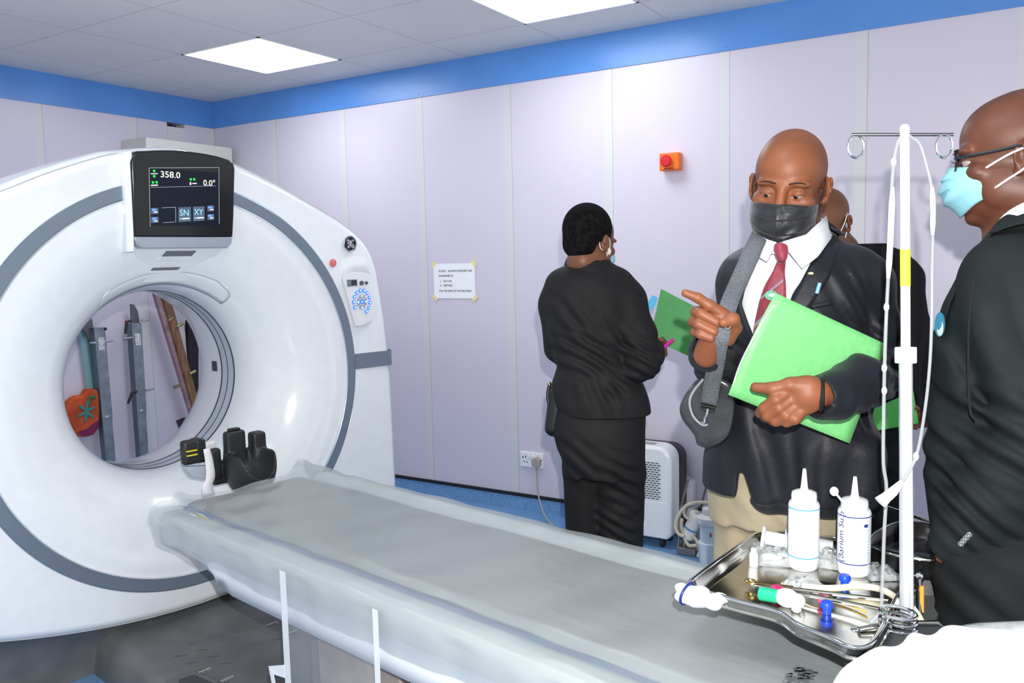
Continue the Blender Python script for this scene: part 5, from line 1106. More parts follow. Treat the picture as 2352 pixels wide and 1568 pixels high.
# giving set: clear tubing looped over the cross bar
MTB = mat('clear_tubing', (.42, .44, .45), .08, alpha=.55, spec=1.)
MTBW = mat('white_tubing', (.85, .87, .90), .2)
tb = gthing('drip_tubing', 2.44, .05, .8, 'clear drip tubing looped from the pole top and hanging on both sides', 'tubing')
A1 = [(2072, 312), (2062, 330), (2053, 372), (2048, 440), (2046, 520), (2041, 620), (2036, 720), (2032, 830), (2030, 930), (2029, 1060), (2036, 1120), (2031, 1220), (2027, 1330), (2022, 1400), (2000, 1430)]
A2 = [(2088, 312), (2112, 330), (2128, 380), (2141, 440), (2143, 520), (2141, 620), (2140, 730), (2136, 830), (2126, 930), (2108, 1035), (2086, 1085), (2062, 1118)]
put('tube', MB().tube(spline([atd(*q, 1.49) for q in A1], 120), .0032, 10), MTB, tb)
put('tube', MB().tube(spline([atd(*q, 1.47) for q in A2], 120), .0028, 10), MTB, tb)
put('tube_highlight', MB().tube(spline([atd(*q, 1.489) for q in ((2050, 430), (2047, 500), (2044, 570), (2040, 640))], 20), np.interp(np.arange(20), [0, 3, 16, 19], [.003, .0052, .0052, .003]), 12), MTBW, tb)  # white segments paint the blown highlight on the clear tubing
put('tube_highlight', MB().tube(spline([atd(*q, 1.469) for q in ((2141, 430), (2143, 480), (2142, 540))], 16), np.interp(np.arange(16), [0, 3, 12, 15], [.0026, .0045, .0045, .0026]), 12), MTBW, tb)
for q, D in (((2052, 372), 1.488), ((2036, 705), 1.488), ((2031, 845), 1.488), ((2031, 897), 1.488), ((2104, 1048), 1.468)): put('tube_joint', MB().ball(atd(*q, D), (.005, .005, .008), 10), MTBW, tb)
c = [(2072, 1105), (2052, 1128), (2034, 1143), (2022, 1154)]
put('end_connector', MB().tube([atd(*q, 1.46) for q in c], [.004, .0085, .0095, .012], 12), MTBW, tb)

# instrument tray
tr = gthing('instrument_tray', 2.25, .13, .77, 'shallow stainless steel tray with rolled rim beside the drip pole', 'tray')
def TRP(a, t, z): return (a, t, z)
rim = [(2.085, -.045), (2.075, .05), (2.065, .20), (2.06, .30), (2.085, .345), (2.16, .365), (2.30, .375), (2.385, .365), (2.41, .34), (2.42, .25), (2.425, .12), (2.445, -.02), (2.450, -.10), (2.430, -.125), (2.395, -.115), (2.33, -.098), (2.28, -.070), (2.20, -.072), (2.12, -.068)]
rim = np.array([rim[i] for i in range(len(rim))]+[rim[0]]); rs_ = spline(np.c_[rim, np.zeros(len(rim))], 120)[:-1, :2]
cen = rs_.mean(0)
def ringt(k, z, dip=0): return [(cen[0]+(p[0]-cen[0])*k, cen[1]+(p[1]-cen[1])*k, z) for p in rs_]
ZT = .772
rows = [ringt(1.0, ZT+.028), ringt(.985, ZT+.026), ringt(.955, ZT+.012), ringt(.93, ZT+.003), ringt(.88, ZT), ringt(.6, ZT), ringt(.3, ZT), ringt(.01, ZT)]
gput('pan', MB().grid(np.array(rows), wrap=True), MSS, tr, auto=0, solid=.0015)
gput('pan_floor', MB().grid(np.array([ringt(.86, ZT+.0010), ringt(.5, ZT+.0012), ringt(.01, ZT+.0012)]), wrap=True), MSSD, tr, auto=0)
gput('rolled_rim', MB().tube(ringt(1.0, ZT+.028), .0045, 10, closed=True), MCH, tr)
# wire carrier under the tray
wr_ = MB().tube([(cen[0]+(p[0]-cen[0])*1.03, cen[1]+(p[1]-cen[1])*1.03, ZT+.012) for p in rs_], .0038, 8, closed=True)
gput('wire_carrier', wr_, MSS, tr)
for k, z in enumerate((.788, .800, .812)):
    gput('wire_loop', MB().tube([(2.455+.030*math.cos(u), .030+.020*math.sin(u), z+.003*math.sin(u)) for u in np.linspace(0, 2*PI, 26, endpoint=False)], .0035, 8, closed=True), MCH, tr)
gput('support_leg', MB().cyl((2.41, .0, ZT), (2.41, .0, .705), .006, .006, 12), MSS, tr)
gput('support_leg', MB().cyl((2.36, .20, ZT), (2.36, .20, .690), .006, .006, 12), MSS, tr)
# second dark dish behind, with its wire handle
ds = gthing('kidney_dish', 2.39, .40, .77, 'dark metal dish behind the steel tray, right of the second bottle', 'dish')
dr = [(2.30, .33), (2.29, .42), (2.31, .52), (2.37, .555), (2.44, .53), (2.475, .45), (2.47, .36), (2.43, .31), (2.36, .30)]
dr = spline(np.array([(a, t, 0) for a, t in dr+[dr[0]]]), 60)[:-1, :2]; dc = dr.mean(0)
DZ = .775
gput('bowl', MB().grid(np.array([[(dc[0]+(p[0]-dc[0])*k, dc[1]+(p[1]-dc[1])*k, z) for p in dr] for k, z in ((1, DZ+.045), (.97, DZ+.045), (.93, DZ+.012), (.85, DZ), (.4, DZ), (.01, DZ))]), wrap=True), mat('dark_dish', (.055, .055, .058), .22, metal=.7), ds, auto=0, solid=.002)
gput('rim', MB().tube([(dc[0]+(p[0]-dc[0]), dc[1]+(p[1]-dc[1]), DZ+.045) for p in dr], .0038, 8, closed=True), MSS, ds)
gput('wire_handle', MB().tube(spline([(2.20, .40, .845), (2.205, .46, .862), (2.26, .50, .860), (2.36, .48, .852), (2.44, .47, .845), (2.485, .42, .822), (2.49, .33, .805)], 40), .0042, 8), MSS, ds)
gput('foot', MB().cyl((2.39, .42, DZ), (2.39, .42, .70), .03, .035, 20), MDK, ds)
gput('bracket_arm', MB().box((2.42, .28, .705), (.06, .34, .016)), MDK, ds, bevel=.003)

# two squeeze bottles
def bottle(px, py, h, r, ring, label, cap_side, D=None):
    P = gloc(atz(px, py, ZT+.002)); a, t = P[0], P[1]; z0 = ZT+.002
    bo = gthing('squeeze_bottle', a, t, z0, label, 'bottle', 'squeeze bottles')
    gput('bottle_body', MB().lathe([(0, 0), (r*.80, 0), (r*.93, .004), (r*.97, .016), (r, .024), (r, h*.60), (r*1.0, h*.64), (r*.96, h*.66), (r*.92, h*.67), (r*.4, h*.68)], (a, t, z0), N=40), MPLW, bo)
    gput('cap', MB().lathe([(r*.82, h*.655), (r*.82, h*.735), (r*.78, h*.765), (r*.6, h*.78), (r*.28, h*.79), (r*.23, h*.82), (r*.13, h*.97), (r*.10, h), (0, h)], (a, t, z0), N=40), MPLW, bo)
    for z in (.135, .615): gput('coloured_ring', MB().lathe([(r*1.006, h*z), (r*1.012, h*z+.0008), (r*1.006, h*z+.0022)], (a, t, z0), N=40, cap=False), ring, bo)
    return bo, a, t, z0
MCY2 = mat('cyan_print', (.04, .40, .78), .5); MNV = mat('navy_print', (.015, .03, .22), .5)
b1, a1, t1, z1 = bottle(1845, 1303, .217, .0320, MCY2, 'left white squeeze bottle with thin cyan rings and pointed nozzle', 0)
b2, a2, t2, z2 = bottle(1960, 1316, .208, .0330, MNV, 'right white squeeze bottle with dark blue rings and vertical writing', 1)
# hand writing running up the side of the right bottle, wrapped around it
cam_l = gloc(CAM); ang0 = math.atan2(cam_l[1]-t2, cam_l[0]-a2)
q = text_mb('(Barium Sulp', .021, np.eye(4), ext=0); V = np.vstack(q.v); V[:, 0] *= .108/V[:, 0].max(); V[:, 1] += .010*np.sin(V[:, 0]*25)*.15
th_ = ang0-.62-V[:, 1]/.033; W2 = np.stack([a2+.03335*np.cos(th_), t2+.03335*np.sin(th_), z2+.030+V[:, 0]], 1)
gput('hand_writing', MB().add(W2, q.f), MNV, b2, smooth=False)
dm = MB()
for k in range(16):
    th = ang0+.95; zz = z2+.03+.006*k; dm.box((a2+.0333*math.cos(th), t2+.0333*math.sin(th), zz), (.002, .006 if k % 4 == 0 else .004, .0009))
gput('scale_marks', dm, mat('pale_blue_print', (.15, .40, .65), .6), b2, smooth=False)
th = ang0+.75; gput('blue_logo', MB().ball((a2+.0325*math.cos(th), t2+.0325*math.sin(th), z2+.112), (.004, .007, .0035), 10), MNV, b2)
P = gloc(atd(1916, 1128, 1.72)); gput('nozzle_cap', MB().ball(P, (.009, .009, .010), 14), MPLW, b2); gput('cap_tether', MB().tube([P, (a2-.01, t2-.024, z2+.150)], .0025, 6), MPLW, b2)
# two big syringes lying across behind the bottles
def syringe(pA, pB, r, label):
    A_, B_ = np.array(pA), np.array(pB); d = (B_-A_)/np.linalg.norm(B_-A_); Ln = np.linalg.norm(B_-A_)
    s = gthing('syringe', *A_, label, 'syringe', 'large syringes behind the bottles')
    gput('plunger', MB().lathe([(r*1.15, 0), (r*1.2, .004), (r*1.1, .007), (r*.72, .009), (r*.72, Ln*.38)], A_, d, 28), MPLW, s)
    gput('barrel', MB().lathe([(r*1.28, Ln*.30), (r*1.28, Ln*.315), (r, Ln*.32), (r, Ln*.92), (r*.4, Ln*.94), (r*.25, Ln*.95), (r*.2, Ln)], A_, d, 28), mat('syringe_white', (.80, .83, .86), .2), s)
syringe(gloc(atd(1750, 1232, 1.90)), gloc(atd(1925, 1268, 1.84)), .0225, 'large white syringe lying in front with its flat plunger end at left')
syringe(gloc(atd(1776, 1210, 1.97)), gloc(atd(1930, 1236, 1.92)), .0205, 'large white syringe lying behind the other one, higher in view')
# crumpled clear packs and vials on the tray
def pack(px, py, sx, sy, sz, rot, seed, label):
    P = gloc(atz(px, py, ZT+.002)); rg = np.random.RandomState(seed); g = gthing('clear_packet', P[0], P[1], ZT, label, 'packet', 'crumpled clear packets on the steel tray')
    A = []
    for i in range(14):
        u = i/13*2-1; A.append([(u*sx, v*sy, sz*max(0, (1-u*u)*(1-v*v))**.5*(.6+.5*rg.rand())+.002*rg.rand()) for v in np.linspace(-1, 1, 12)])
    A = np.array(A); c, s_ = math.cos(rot), math.sin(rot); B_ = A.copy(); B_[..., 0] = A[..., 0]*c-A[..., 1]*s_+P[0]; B_[..., 1] = A[..., 0]*s_+A[..., 1]*c+P[1]; B_[..., 2] += ZT+.002
    gput('film', MB().grid(B_), MCLR, g, auto=20, solid=.0006)
    return g, P
g1, P = pack(1790, 1290, .050, .035, .030, .5, 1, 'crumpled clear packet with a green capped needle left of the left bottle')
gput('green_cap', MB().cyl((P[0]-.005, P[1]+.005, ZT+.018), (P[0]+.045, P[1]+.025, ZT+.024), .005, .004, 12), mat('mint_green', (.10, .50, .30), .4), g1)
gput('inner_syringe', MB().cyl((P[0]-.03, P[1]-.02, ZT+.012), (P[0]+.02, P[1]+.01, ZT+.018), .007, .007, 12), MPLW, g1)
pack(1745, 1262, .030, .025, .016, -.4, 2, 'small clear packet beside the left rim of the steel tray')
pack(1900, 1290, .050, .045, .030, .2, 3, 'crumpled clear packet between the two squeeze bottles')
pack(2020, 1318, .034, .04, .020, .7, 4, 'clear packet right of the foot of the right bottle')
pack(1838, 1345, .045, .020, .022, 1.2, 5, 'clear packet just in front of the left bottle')
vl = gthing('vial', *gloc(atz(1731, 1300, ZT))[:2], ZT, 'tiny white upright vial near the left rim of the steel tray', 'vial')
P = gloc(atz(1731, 1300, ZT+.002)); gput('vial_body', MB().lathe([(.009, 0), (.009, .028), (.006, .032), (.006, .04), (0, .04)], (P[0], P[1], ZT+.002)), MPLW, vl)
def capped(px, py, colr, nm, label, tall=.02):
    P = gloc(atz(px, py, ZT+.002)); g = gthing('needle_cap', P[0], P[1], ZT+.002, label, 'needle cap'); m = mat(nm, colr, .35)
    gput('cap_top', MB().lathe([(.010, tall*.55), (.0115, tall*.6), (.0115, tall), (.009, tall+.003), (0, tall+.003)], (P[0], P[1], ZT+.002)), m, g); gput('cap_stem', MB().lathe([(.008, 0), (.008, tall*.56)], (P[0], P[1], ZT+.002)), m, g)
capped(1899, 1408, (.01, .07, .72), 'royal_blue', 'bright blue cap near the front rim of the steel tray'); capped(1940, 1345, (.01, .07, .62), 'royal_blue2', 'blue cap standing below the foot of the right bottle'); capped(1891, 1388, (.72, .09, .20), 'rose_red', 'rose red cap just behind the bright blue cap', .012)
wd_ = gthing('capped_connector', *gloc(atz(1800, 1378, ZT))[:2], ZT, 'white connector lump with green and magenta ends near the front rim', 'connector')
P = gloc(atz(1803, 1383, ZT+.010))
gput('white_lump', MB().ball((P[0]+.004, P[1], ZT+.020), (.024, .020, .018), 14).ball((P[0]+.022, P[1]+.008, ZT+.016), (.014, .014, .014), 12).ball((P[0]+.028, P[1]-.014, ZT+.010), (.010, .008, .008), 10), MPLW, wd_)
gput('green_end', MB().cyl((P[0]-.048, P[1]-.008, ZT+.018), (P[0]-.012, P[1]-.004, ZT+.020), .013, .013, 16), mat('bright_green_cap', (.02, .55, .26), .35), wd_, bevel=.002)
gput('magenta_end', MB().cyl((P[0]-.030, P[1]+.024, ZT+.020), (P[0]-.006, P[1]+.006, ZT+.022), .012, .012, 16), mat('magenta_cap', (.60, .03, .16), .35), wd_, bevel=.002)
# catheters and forceps
ct = gthing('catheter', 2.3, .1, ZT+.01, 'thick cream tube lying across the middle of the steel tray', 'tube')
MCR = mat('cream_rubber', (.80, .74, .55), .35)
pts = [gloc(atz(*q, ZT+.016)) for q in ((1842, 1345), (1880, 1350), (1925, 1350), (1975, 1346), (2020, 1352), (2052, 1368))]; pts += [gloc(atz(2066, 1385, ZT+.03))]
gput('tube', MB().tube(spline(pts, 50), .0065, 10), MCR, ct)
ct = gthing('drain_tube', 2.48, .1, .75, 'cream tube curving down behind the foot of the drip pole', 'tube')
gput('tube', MB().tube(spline([atd_l for atd_l in [gloc(atd(2095, 1395, 1.60)), gloc(atd(2110, 1415, 1.60)), gloc(atd(2122, 1445, 1.60)), gloc(atd(2128, 1475, 1.58)), gloc(atd(2128, 1500, 1.58))]], 30), .0065, 10), MCR, ct)
tw_ = gthing('yellow_tubing', 2.3, .05, ZT, 'thin yellow tube trailing from the white connector to the right', 'tube')
gput('tube', MB().tube(spline([gloc(atz(*q, ZT+.006)) for q in ((1838, 1368), (1880, 1370), (1925, 1380), (1960, 1392), (1990, 1406))], 30), .0028, 8), mat('amber_tube', (.62, .45, .15), .3), tw_)
fc = gthing('forceps', 2.25, .08, ZT, 'long steel forceps with gold rings lying across the steel tray', 'forceps')
MGD = mat('brass_ring', (.50, .36, .12), .25, metal=1)
F0, F1 = gloc(atz(1735, 1342, ZT+.012)), gloc(atz(2040, 1378, ZT+.028)); F2 = gloc(atz(2030, 1400, ZT+.026))
gput('blade', MB().tube([F0, F0*.5+F1*.5, F1], [.0028, .0042, .0036], 8), MSS, fc); gput('blade', MB().tube([F0+[.006, -.004, 0], F0*.5+F2*.5, F2], [.0028, .0042, .0036], 8), MSS, fc)
gput('finger_ring', MB().tube([F0+np.array([-.008+.012*math.cos(u), .009*math.sin(u), .004]) for u in np.linspace(0, 2*PI, 20, endpoint=False)], .0028, 8, closed=True), MGD, fc)
gput('blade', MB().tube([F0+[0, 0, .003], F0*.7+F1*.3+[0, 0, .003]], .0034, 8), mat('brown_grip', (.10, .07, .03), .4, metal=.6), fc)
# cotton wad tied at the left tray corner
wa = gthing('cotton_wad', *gloc(atz(1600, 1372, ZT+.02))[:2], ZT+.01, 'white cotton bundle tied with blue string at the left tray corner', 'cotton wad')
P = gloc(atz(1598, 1368, ZT+.022))
F = Field(P-[.07, .06, .045], P+[.07, .06, .045], .0025)
for k in range(16): F.ell(P+[.028*rng.randn()*.8+.004, .013*rng.randn(), .008*rng.randn()], (.013+.007*rng.rand(), .011, .010), .006)
Pm, Fm = F.mesh(); gput('cotton', MB().add(smooth_mesh(Pm, Fm, 2), Fm.tolist()), mat('cotton_white', (.85, .86, .90), .9, bump=.5, bscale=150), wa)
gput('blue_string', MB().tube([P+np.array([-.018, 0, 0])+np.array([.004*math.sin(u), .026*math.cos(u), .020*math.sin(u)]) for u in np.linspace(0, 2*PI, 24, endpoint=False)], .0028, 8, closed=True), MNV, wa)
# amber ampoule standing at right of the pole, on the floor stand
am = gthing('orange_strip', 2.47, .2, .72, 'narrow orange strip standing just right of the drip pole', 'strip')
pa, pb_ = atd(2117, 1345, 1.63), atd(2117, 1405, 1.63); put('strip', MB().cyl(pa, pb_, .0045, .0045, 10), mat('orange_strip', (.80, .38, .05), .4), am)
bl = put('silver_knob', MB().ball(atd(2113, 1322, 1.64), .0085, 14), MCH, am); put('rod', MB().cyl(atd(2113, 1322, 1.64), atd(2113, 1475, 1.62), .0045, .0045, 10), mat('dark_rod', (.12, .12, .13), .3, metal=.8), am)

# white linen bundle at the near end of the couch
ln_ = gthing('linen_bundle', 2.50, -.22, .69, 'bright white sheet bundle cut by the lower right corner of the photo', 'linen')
F = Field((2.20, -.72, .64), (3.02, .28, .96), .006)
def PL(x, y, D): return gloc(atd(x, y, D))
for (x, y, D, r) in ((2035, 1612, 1.22, .062), (2100, 1600, 1.24, .068), (2160, 1562, 1.27, .074), (2230, 1565, 1.28, .078), (2300, 1565, 1.28, .082), (2370, 1565, 1.27, .085), (2040, 1700, 1.14, .07), (2140, 1700, 1.14, .10), (2260, 1700, 1.14, .11), (2400, 1680, 1.14, .11)):
    P = PL(x, y, D); F.ell(P, (r*1.1, r*1.1, r*.72), .05)
F.ripple(PL(2170, 1560, 1.24), (.5, .4, .2), .006, .11, (1, .5, .3), 0, .05)
Pm, Fm = F.mesh(); Pm = smooth_mesh(Pm, Fm, 6); gput('sheet', MB().add(Pm, Fm.tolist()), mat('white_linen', (.86, .87, .90), .8, bump=.15, bscale=40), ln_)
bx = PL(2250, 1470, 1.36)
gput('clear_wrap', MB().tube(spline([PL(2195, 1462, 1.33), PL(2240, 1452, 1.34), PL(2300, 1448, 1.34), PL(2360, 1446, 1.33)], 16), .014, 12), MCLR, ln_)

# ================================================================== THINGS ON THE FLOOR BY THE BACK WALL
dh = thing('dehumidifier', (3.335, -.2, 0), 0, 'white upright dehumidifier on castors beside the woman in black', 'dehumidifier')
q = [aty(1490, 1022, -.20), aty(1548, 1100, -.20), aty(1540, 1225, -.20)]
x1 = aty(1541, 1150, -.23)[0]; x0 = x1-.30; zt = aty(1500, 1024, -.22)[2]; z0 = .045
def dpoly(x0, x1, z0, zt, r): return [(x0+r*.3, z0), (x1-r*.3, z0), (x1, z0+r*.3)]+[(x1-r+r*math.cos(a), zt-r+r*math.sin(a)) for a in np.linspace(0, PI/2, 10)]+[(x0+r-r*math.sin(a), zt-r+r*math.cos(a)) for a in np.linspace(0, PI/2, 10)]+[(x0, z0+r*.3)]
put('casing', MB().prism([(x, -.23, z) for x, z in dpoly(x0, x1, z0, zt, .075)], (0, 1, 0), .13), MWH, dh, bevel=.016)
put('rear_casing', MB().prism([(x, -.10, z) for x, z in dpoly(x0-.006, x1+.010, z0, zt-.012, .07)], (0, 1, 0), .075), mat('dark_casing', (.035, .03, .04), .5), dh, bevel=.01)
put('lower_tank', MB().prism([(x, -.2315, z) for x, z in ((x0+.02, z0+.01), (x1-.02, z0+.01), (x1-.02, z0+.19), (x0+.02, z0+.19))], (0, 1, 0), .004), MWH, dh, bevel=.002)
gr = MB(); gx0, gx1 = x1-.25, x1-.058
for j in range(17):
    z = z0+.205+j*.0112
    for i in range(9):
        x = gx0+(i+.5*(j % 2))*(gx1-gx0)/9; gr.box((x+.008, -.2318, z), (.0155, .002, .0042))
put('grille', gr, MSLOT, dh, smooth=False)
for x in (x0+.05, x1-.055):
    for yy in (-.20, -.10): cs_ = put('castor', MB().lathe([(.018, -.011), (.022, -.008), (.022, .008), (.018, .011)], (x, yy, .022), (1, 0, 0), 20), MBLACK, dh); put('castor_fork', MB().box((x, yy, .040), (.012, .02, .016)), MBLACK, cs_)
put('top_panel', MB().box(((x0+x1)/2-.01, -.17, zt-.0005), (.12, .05, .003)), mat('warm_grey_panel', (.35, .32, .31), .5), dh, smooth=False)

# oxygen / suction set on a small steel frame
Y = -.22
def Fp(x, y, yy=Y): return aty(x, y, yy)
sc_ = thing('suction_unit', (3.60, Y, 0), 0, 'small steel frame holding a white canister wrapped in cream hoses on the floor', 'suction unit')
fz = Fp(1570, 1283)
fr = MB()
MFS = mat('frame_steel', (.32, .28, .25), .3, metal=.9)
bz_ = .008; xl, xr_ = Fp(1562, 1280)[0], Fp(1604, 1285)[0]
put('base_plate', MB().box(((xl+xr_)/2, Y, .02), (xr_-xl, .10, .035)), MFS, sc_, bevel=.003)
for x, dx in ((xl, .015), (xr_, .02)): put('frame_rod', MB().tube([(x, Y-.03, .03), (x+dx*.3, Y, .22), (x+dx+.02, Y+.02, .36)], .006, 8), MFS, sc_)
put('frame_rod', MB().tube([Fp(1562, 1275), Fp(1575, 1235), Fp(1600, 1170), Fp(1620, 1152)], .005, 8), MFS, sc_)
put('side_plate', MB().prism([Fp(1566, 1160, Y+.02), Fp(1572, 1152, Y+.02), Fp(1576, 1175, Y+.02), Fp(1570, 1172, Y+.02)], (0, 1, 0), .02), MFS, sc_, smooth=False)
ca, cb_ = Fp(1578, 1232, Y-.03), Fp(1602, 1182, Y-.03); dv = (cb_-ca); L_ = np.linalg.norm(dv); dv /= L_
put('canister', MB().lathe([(.020, -.012), (.034, 0), (.036, .012), (.033, .02), (.033, L_*.8), (.038, L_*.86), (.038, L_), (.025, L_+.012)], ca, dv, 28), mat('milk_white', (.70, .70, .66), .35), sc_)
put('blue_band', MB().lathe([(.0338, L_*.36), (.0342, L_*.37), (.0342, L_*.44), (.0338, L_*.45)], ca, dv, 28, cap=False), mat('band_blue', (.12, .26, .55), .5), sc_)
MHS = mat('cream_hose', (.52, .49, .38), .4)
for P_ in ([(1626, 1154), (1600, 1154), (1578, 1160), (1560, 1180), (1551, 1205), (1558, 1225), (1572, 1232)], [(1592, 1195), (1574, 1185), (1572, 1165), (1590, 1155)], [(1566, 1190), (1566, 1215), (1580, 1250), (1600, 1252)], [(1590, 1228), (1602, 1245), (1607, 1265), (1603, 1278)]):
    put('hose', MB().tube(spline([Fp(x, y, Y-.045-.01*k) for k, (x, y) in enumerate(P_)], 40), .0085, 10), MHS, sc_)
put('black_knob', MB().cyl(Fp(1604, 1168, Y-.02), Fp(1616, 1168, Y-.02), .010, .010, 14), MBLACK, sc_)
jr_ = thing('plastic_jar', (Fp(1630, 1290)[0], -.30, 0), 0, 'white lidded jar standing behind the khaki trousers by the steel frame', 'jar')
jc = Fp(1630, 1285, -.30); jc[2] = .0
put('jar_body', MB().lathe([(.045, 0), (.050, .01), (.052, .09), (.054, .10), (.046, .105), (.046, .19)], jc, N=32), mat('jar_translucent', (.62, .68, .74), .3), jr_)
put('jar_lid', MB().lathe([(.055, .19), (.058, .20), (.058, .222), (.035, .235), (.035, .262), (0, .265)], jc, N=32), mat('milk_white2', (.70, .70, .68), .35), jr_)
put('red_mark', MB().ball(jc+[.02, -.047, .15], (.005, .003, .012), 8), mat('red_label', (.45, .04, .05), .5), jr_)

# ================================================================== THINGS SEEN THROUGH THE BORE, ON THE LEFT WALL
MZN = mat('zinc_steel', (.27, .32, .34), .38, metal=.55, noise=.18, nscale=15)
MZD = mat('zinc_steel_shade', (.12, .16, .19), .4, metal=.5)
def X(px, py, x=.10): return atx(px, py, x)
def rail(name, top, bot, w, label, mid=None, dep=.05, blade=None):
    T, Bm = X(*top), X(*bot); g = thing(name, Bm.tolist(), 0, label, 'metal rail', 'metal rails on the left wall')
    d = (T-Bm); wv = np.array([0, w/2, 0]); k = .34
    Mp = Bm+d*k
    put('upper_channel', MB().prism([Mp-wv*1.12, Mp+wv*1.12, T+wv*1.12, T-wv*1.12], (-1, 0, 0), dep), MZN, g, bevel=.002)
    put('lower_channel', MB().prism([Bm-wv, Bm+wv, Mp+wv, Mp-wv], (-1, 0, 0), dep*.8), MZN, g, bevel=.002)
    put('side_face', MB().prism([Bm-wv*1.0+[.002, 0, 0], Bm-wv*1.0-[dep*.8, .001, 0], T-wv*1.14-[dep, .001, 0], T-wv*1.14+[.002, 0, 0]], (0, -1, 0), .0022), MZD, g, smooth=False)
    Q = Bm+d*.84; put('sticker', MB().prism([Q+[.002, -w*.30, 0], Q+[.002, w*.32, -.002], Q+[.002, w*.32, .075], Q+[.002, -w*.30, .077]], (1, 0, 0), .001), mat('label_white', (.55, .57, .58), .6, noise=.4, nscale=120), g, smooth=False)
    Q = Bm+d*.33; put('bolt', MB().lathe([(.012, 0), (.012, .004), (.006, .006)], Q+[.001, 0, .02], (1, 0, 0), 12), MCH, g)
    return g, T, Bm, d
def pin(g, px, py, ln, x=.12, r=.009, m=MCH): p = X(px, py, x); put('pin', MB().lathe([(r, 0), (r, ln*.6), (r*.6, ln*.62), (r*.6, ln)], p, (0, 1 if ln > 0 else -1, .03), 12).v and MB().cyl(p, p+[0, ln, .003], r, r*.7, 12), m, g)
def lever(g, px, py, qx, qy, x=.13): a_, b_ = X(px, py, x), X(qx, qy, x); put('clamp_lever', MB().tube([a_+[0, .03, .0], a_, b_], [.008, .010, .008], 8), MBLACK, g); put('red_button', MB().ball(a_, .009, 8), mat('lever_red', (.7, .02, .03), .4), g)
g, T, Bm, d = rail('wall_rail', (229, 752), (256, 1068), .064, 'left upright metal rail with a white sticker, seen through the scanner opening')
put('curved_blade', MB().prism([X(207, 726, .07), X(212, 735, .07), X(220, 790, .07), X(216, 800, .07), X(190, 750, .07)], (-1, 0, 0), .01), mat('plate_steel', (.16, .18, .18), .35, metal=.8), g, smooth=False)
pin(g, 241, 784, .05); pin(g, 219, 787, -.03); put('knob', MB().ball(X(242, 755, .12), .010, 8), MBLACK, g)
g, T, Bm, d = rail('wall_rail', (314, 742), (332, 1052), .062, 'right upright metal rail with black clamp levers, seen through the scanner opening')
put('curved_blade', MB().prism([X(300, 698, .07), X(308, 699, .07), X(317, 715, .07), X(322, 745, .07), X(302, 745, .07)], (-1, 0, 0), .01), mat('plate_steel', (.16, .18, .18), .35, metal=.8), g, smooth=False)
lever(g, 291, 738, 288, 766); lever(g, 304, 901, 294, 926); pin(g, 325, 736, .05); pin(g, 335, 896, .06); pin(g, 283, 778, .06); 
g = thing('steel_angle', X(205, 890, .05).tolist(), 0, 'pale teal steel angle piece left of the upright rails', 'metal angle')
put('flange', MB().prism([X(184, 750, .04), X(196, 745, .04), X(216, 893, .04), X(202, 893, .04)], (-1, 0, 0), .03), mat('teal_steel', (.28, .46, .48), .4, metal=.3), g, smooth=False)
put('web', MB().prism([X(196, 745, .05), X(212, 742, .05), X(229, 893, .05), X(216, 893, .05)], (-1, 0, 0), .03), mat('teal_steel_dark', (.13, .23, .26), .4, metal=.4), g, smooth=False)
# orange cloth bag hanging on the angle
pf = [(202, 893), (221, 894), (228, 905), (230, 940), (229, 970), (226, 985), (214, 999), (190, 1003), (178, 996), (172, 985), (155, 960), (153, 945), (160, 923), (176, 910), (193, 907)]
ob = thing('cloth_bag', X(195, 1003, .1).tolist(), 0, 'orange patterned cloth bag with teal flower hanging left in the scanner opening', 'bag')
MOR = mat('orange_print_cloth', (.50, .075, .018), .8, noise=.3, nscale=9)
p3 = [X(*q, .10) for q in spline(np.array([(x, y, 0) for x, y in pf+[pf[0]]]), 50)[:-1, :2]]
put('bag_cloth', MB().prism(p3, (-1, 0, 0), .06), MOR, ob, bevel=.014)
fl = MB(); c = X(199, 945, .105)
for k in range(6): a = PI*k/3+.3; fl.ball(c+[0, .026*math.cos(a), .034*math.sin(a)], (.003, .010, .034), 10, R=np.array(Matrix.Rotation(-(a-PI/2), 3, 'X')).T)
put('teal_flower', fl, mat('teal_print', (.05, .20, .19), .8), ob)
put('green_leaf', MB().ball(X(212, 912, .104), (.003, .030, .012), 10).ball(X(205, 922, .104), (.003, .012, .024), 10), mat('leaf_print', (.05, .14, .05), .8), ob)
put('purple_hem', MB().prism([X(178, 992, .104), X(200, 985, .104), X(228, 963, .104), X(226, 984, .104), X(213, 997, .104), X(190, 1001, .104)], (-1, 0, 0), .004), mat('plum_print', (.16, .012, .07), .8), ob, smooth=False)
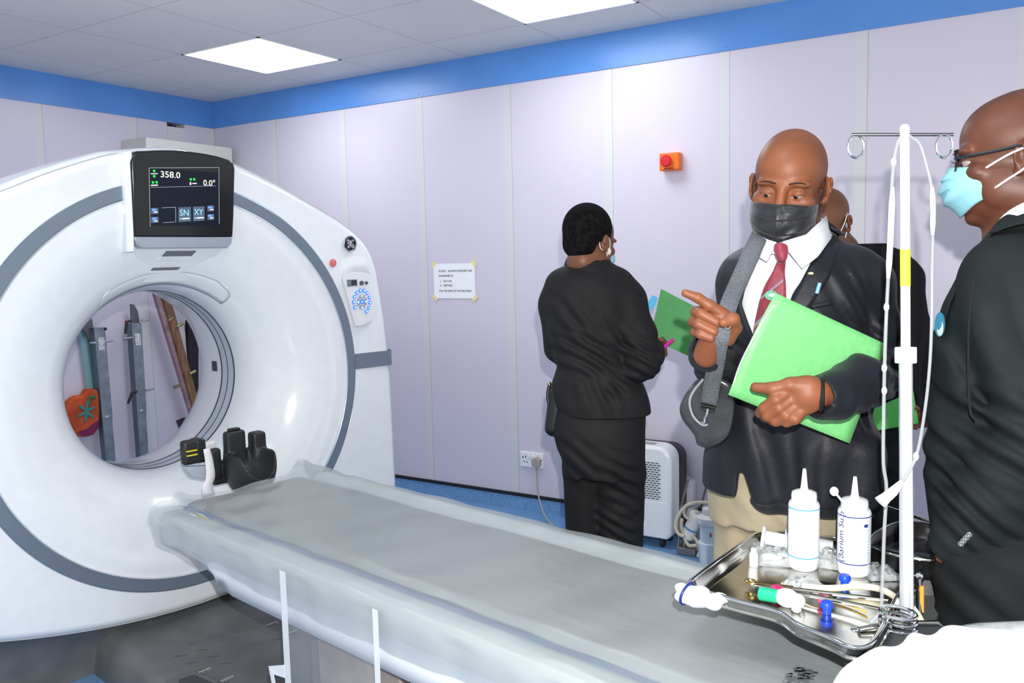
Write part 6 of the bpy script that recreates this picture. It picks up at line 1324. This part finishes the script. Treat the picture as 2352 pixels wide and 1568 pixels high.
# leaning timber and board on the right
_a, _b = X(372, 674, .16), X(443, 932, .16); _k = (_a[2]-.005)/(_a[2]-_b[2]); _dn = lambda p, q: p+(q-p)*((p[2]-.003)/(p[2]-q[2]))
tm_ = thing('leaning_timber', X(438, 935, .12).tolist(), 0, 'brown timber leaning on the left wall, seen through the scanner opening', 'timber')
MWD = mat('raw_timber', (.20, .105, .055), .6, noise=.3, nscale=12, stretch=(1, 6, 1)); MWD2 = mat('planed_pink_side', (.30, .19, .22), .55, noise=.2)
put('plank', MB().prism([X(372, 674, .16), X(390, 676, .16), _dn(X(390, 676, .16), X(452, 905, .16)), _dn(X(372, 674, .16), X(443, 932, .16))], (-1, 0, 0), .04), MWD, tm_, smooth=False)
put('side_board', MB().prism([X(355, 672, .14), X(372, 674, .14), _dn(X(372, 674, .14), X(443, 932, .14)), _dn(X(355, 672, .14), X(432, 928, .14))], (-1, 0, 0), .03), MWD2, tm_, smooth=False)
MBR = mat('brass_bolt', (.45, .40, .18), .3, metal=.9)
for q, r_ in (((398, 730), (388, 736)), ((421, 742), (406, 750)), ((450, 851), (436, 858)), ((400, 889), (412, 885))): put('brass_pin', MB().cyl(X(*q, .19), X(*r_, .17), .010, .010, 10), MBR, tm_)
wb = thing('white_board', X(432, 850, .05).tolist(), 0, 'narrow white board strip behind the leaning timber', 'board')
put('panel', MB().prism([X(392, 700, .03), X(421, 715, .03), X(432, 850, .03), X(420, 840, .03)], (-1, 0, 0), .02), mat('board_white', (.52, .50, .52), .6), wb, smooth=False)
dk_ = thing('dark_strip', X(440, 880, .05).tolist(), 0, 'black strip at the right edge inside the scanner opening', 'strip')
put('strip', MB().prism([X(432, 735, .05), X(456, 760, .05), X(456, 905, .05), X(436, 880, .05)], (-1, 0, 0), .03), mat('strip_black', (.016, .014, .022), .6), dk_, smooth=False)
tr_ = thing('wall_marker', X(415, 985, .02).tolist(), 0, 'small dark triangular piece low on the left wall inside the opening', 'plate')
put('plate', MB().prism([X(406, 966, .012), X(426, 958, .012), X(413, 984, .012)], (-1, 0, 0), .010), mat('marker_dark', (.05, .04, .06), .6), tr_, smooth=False)
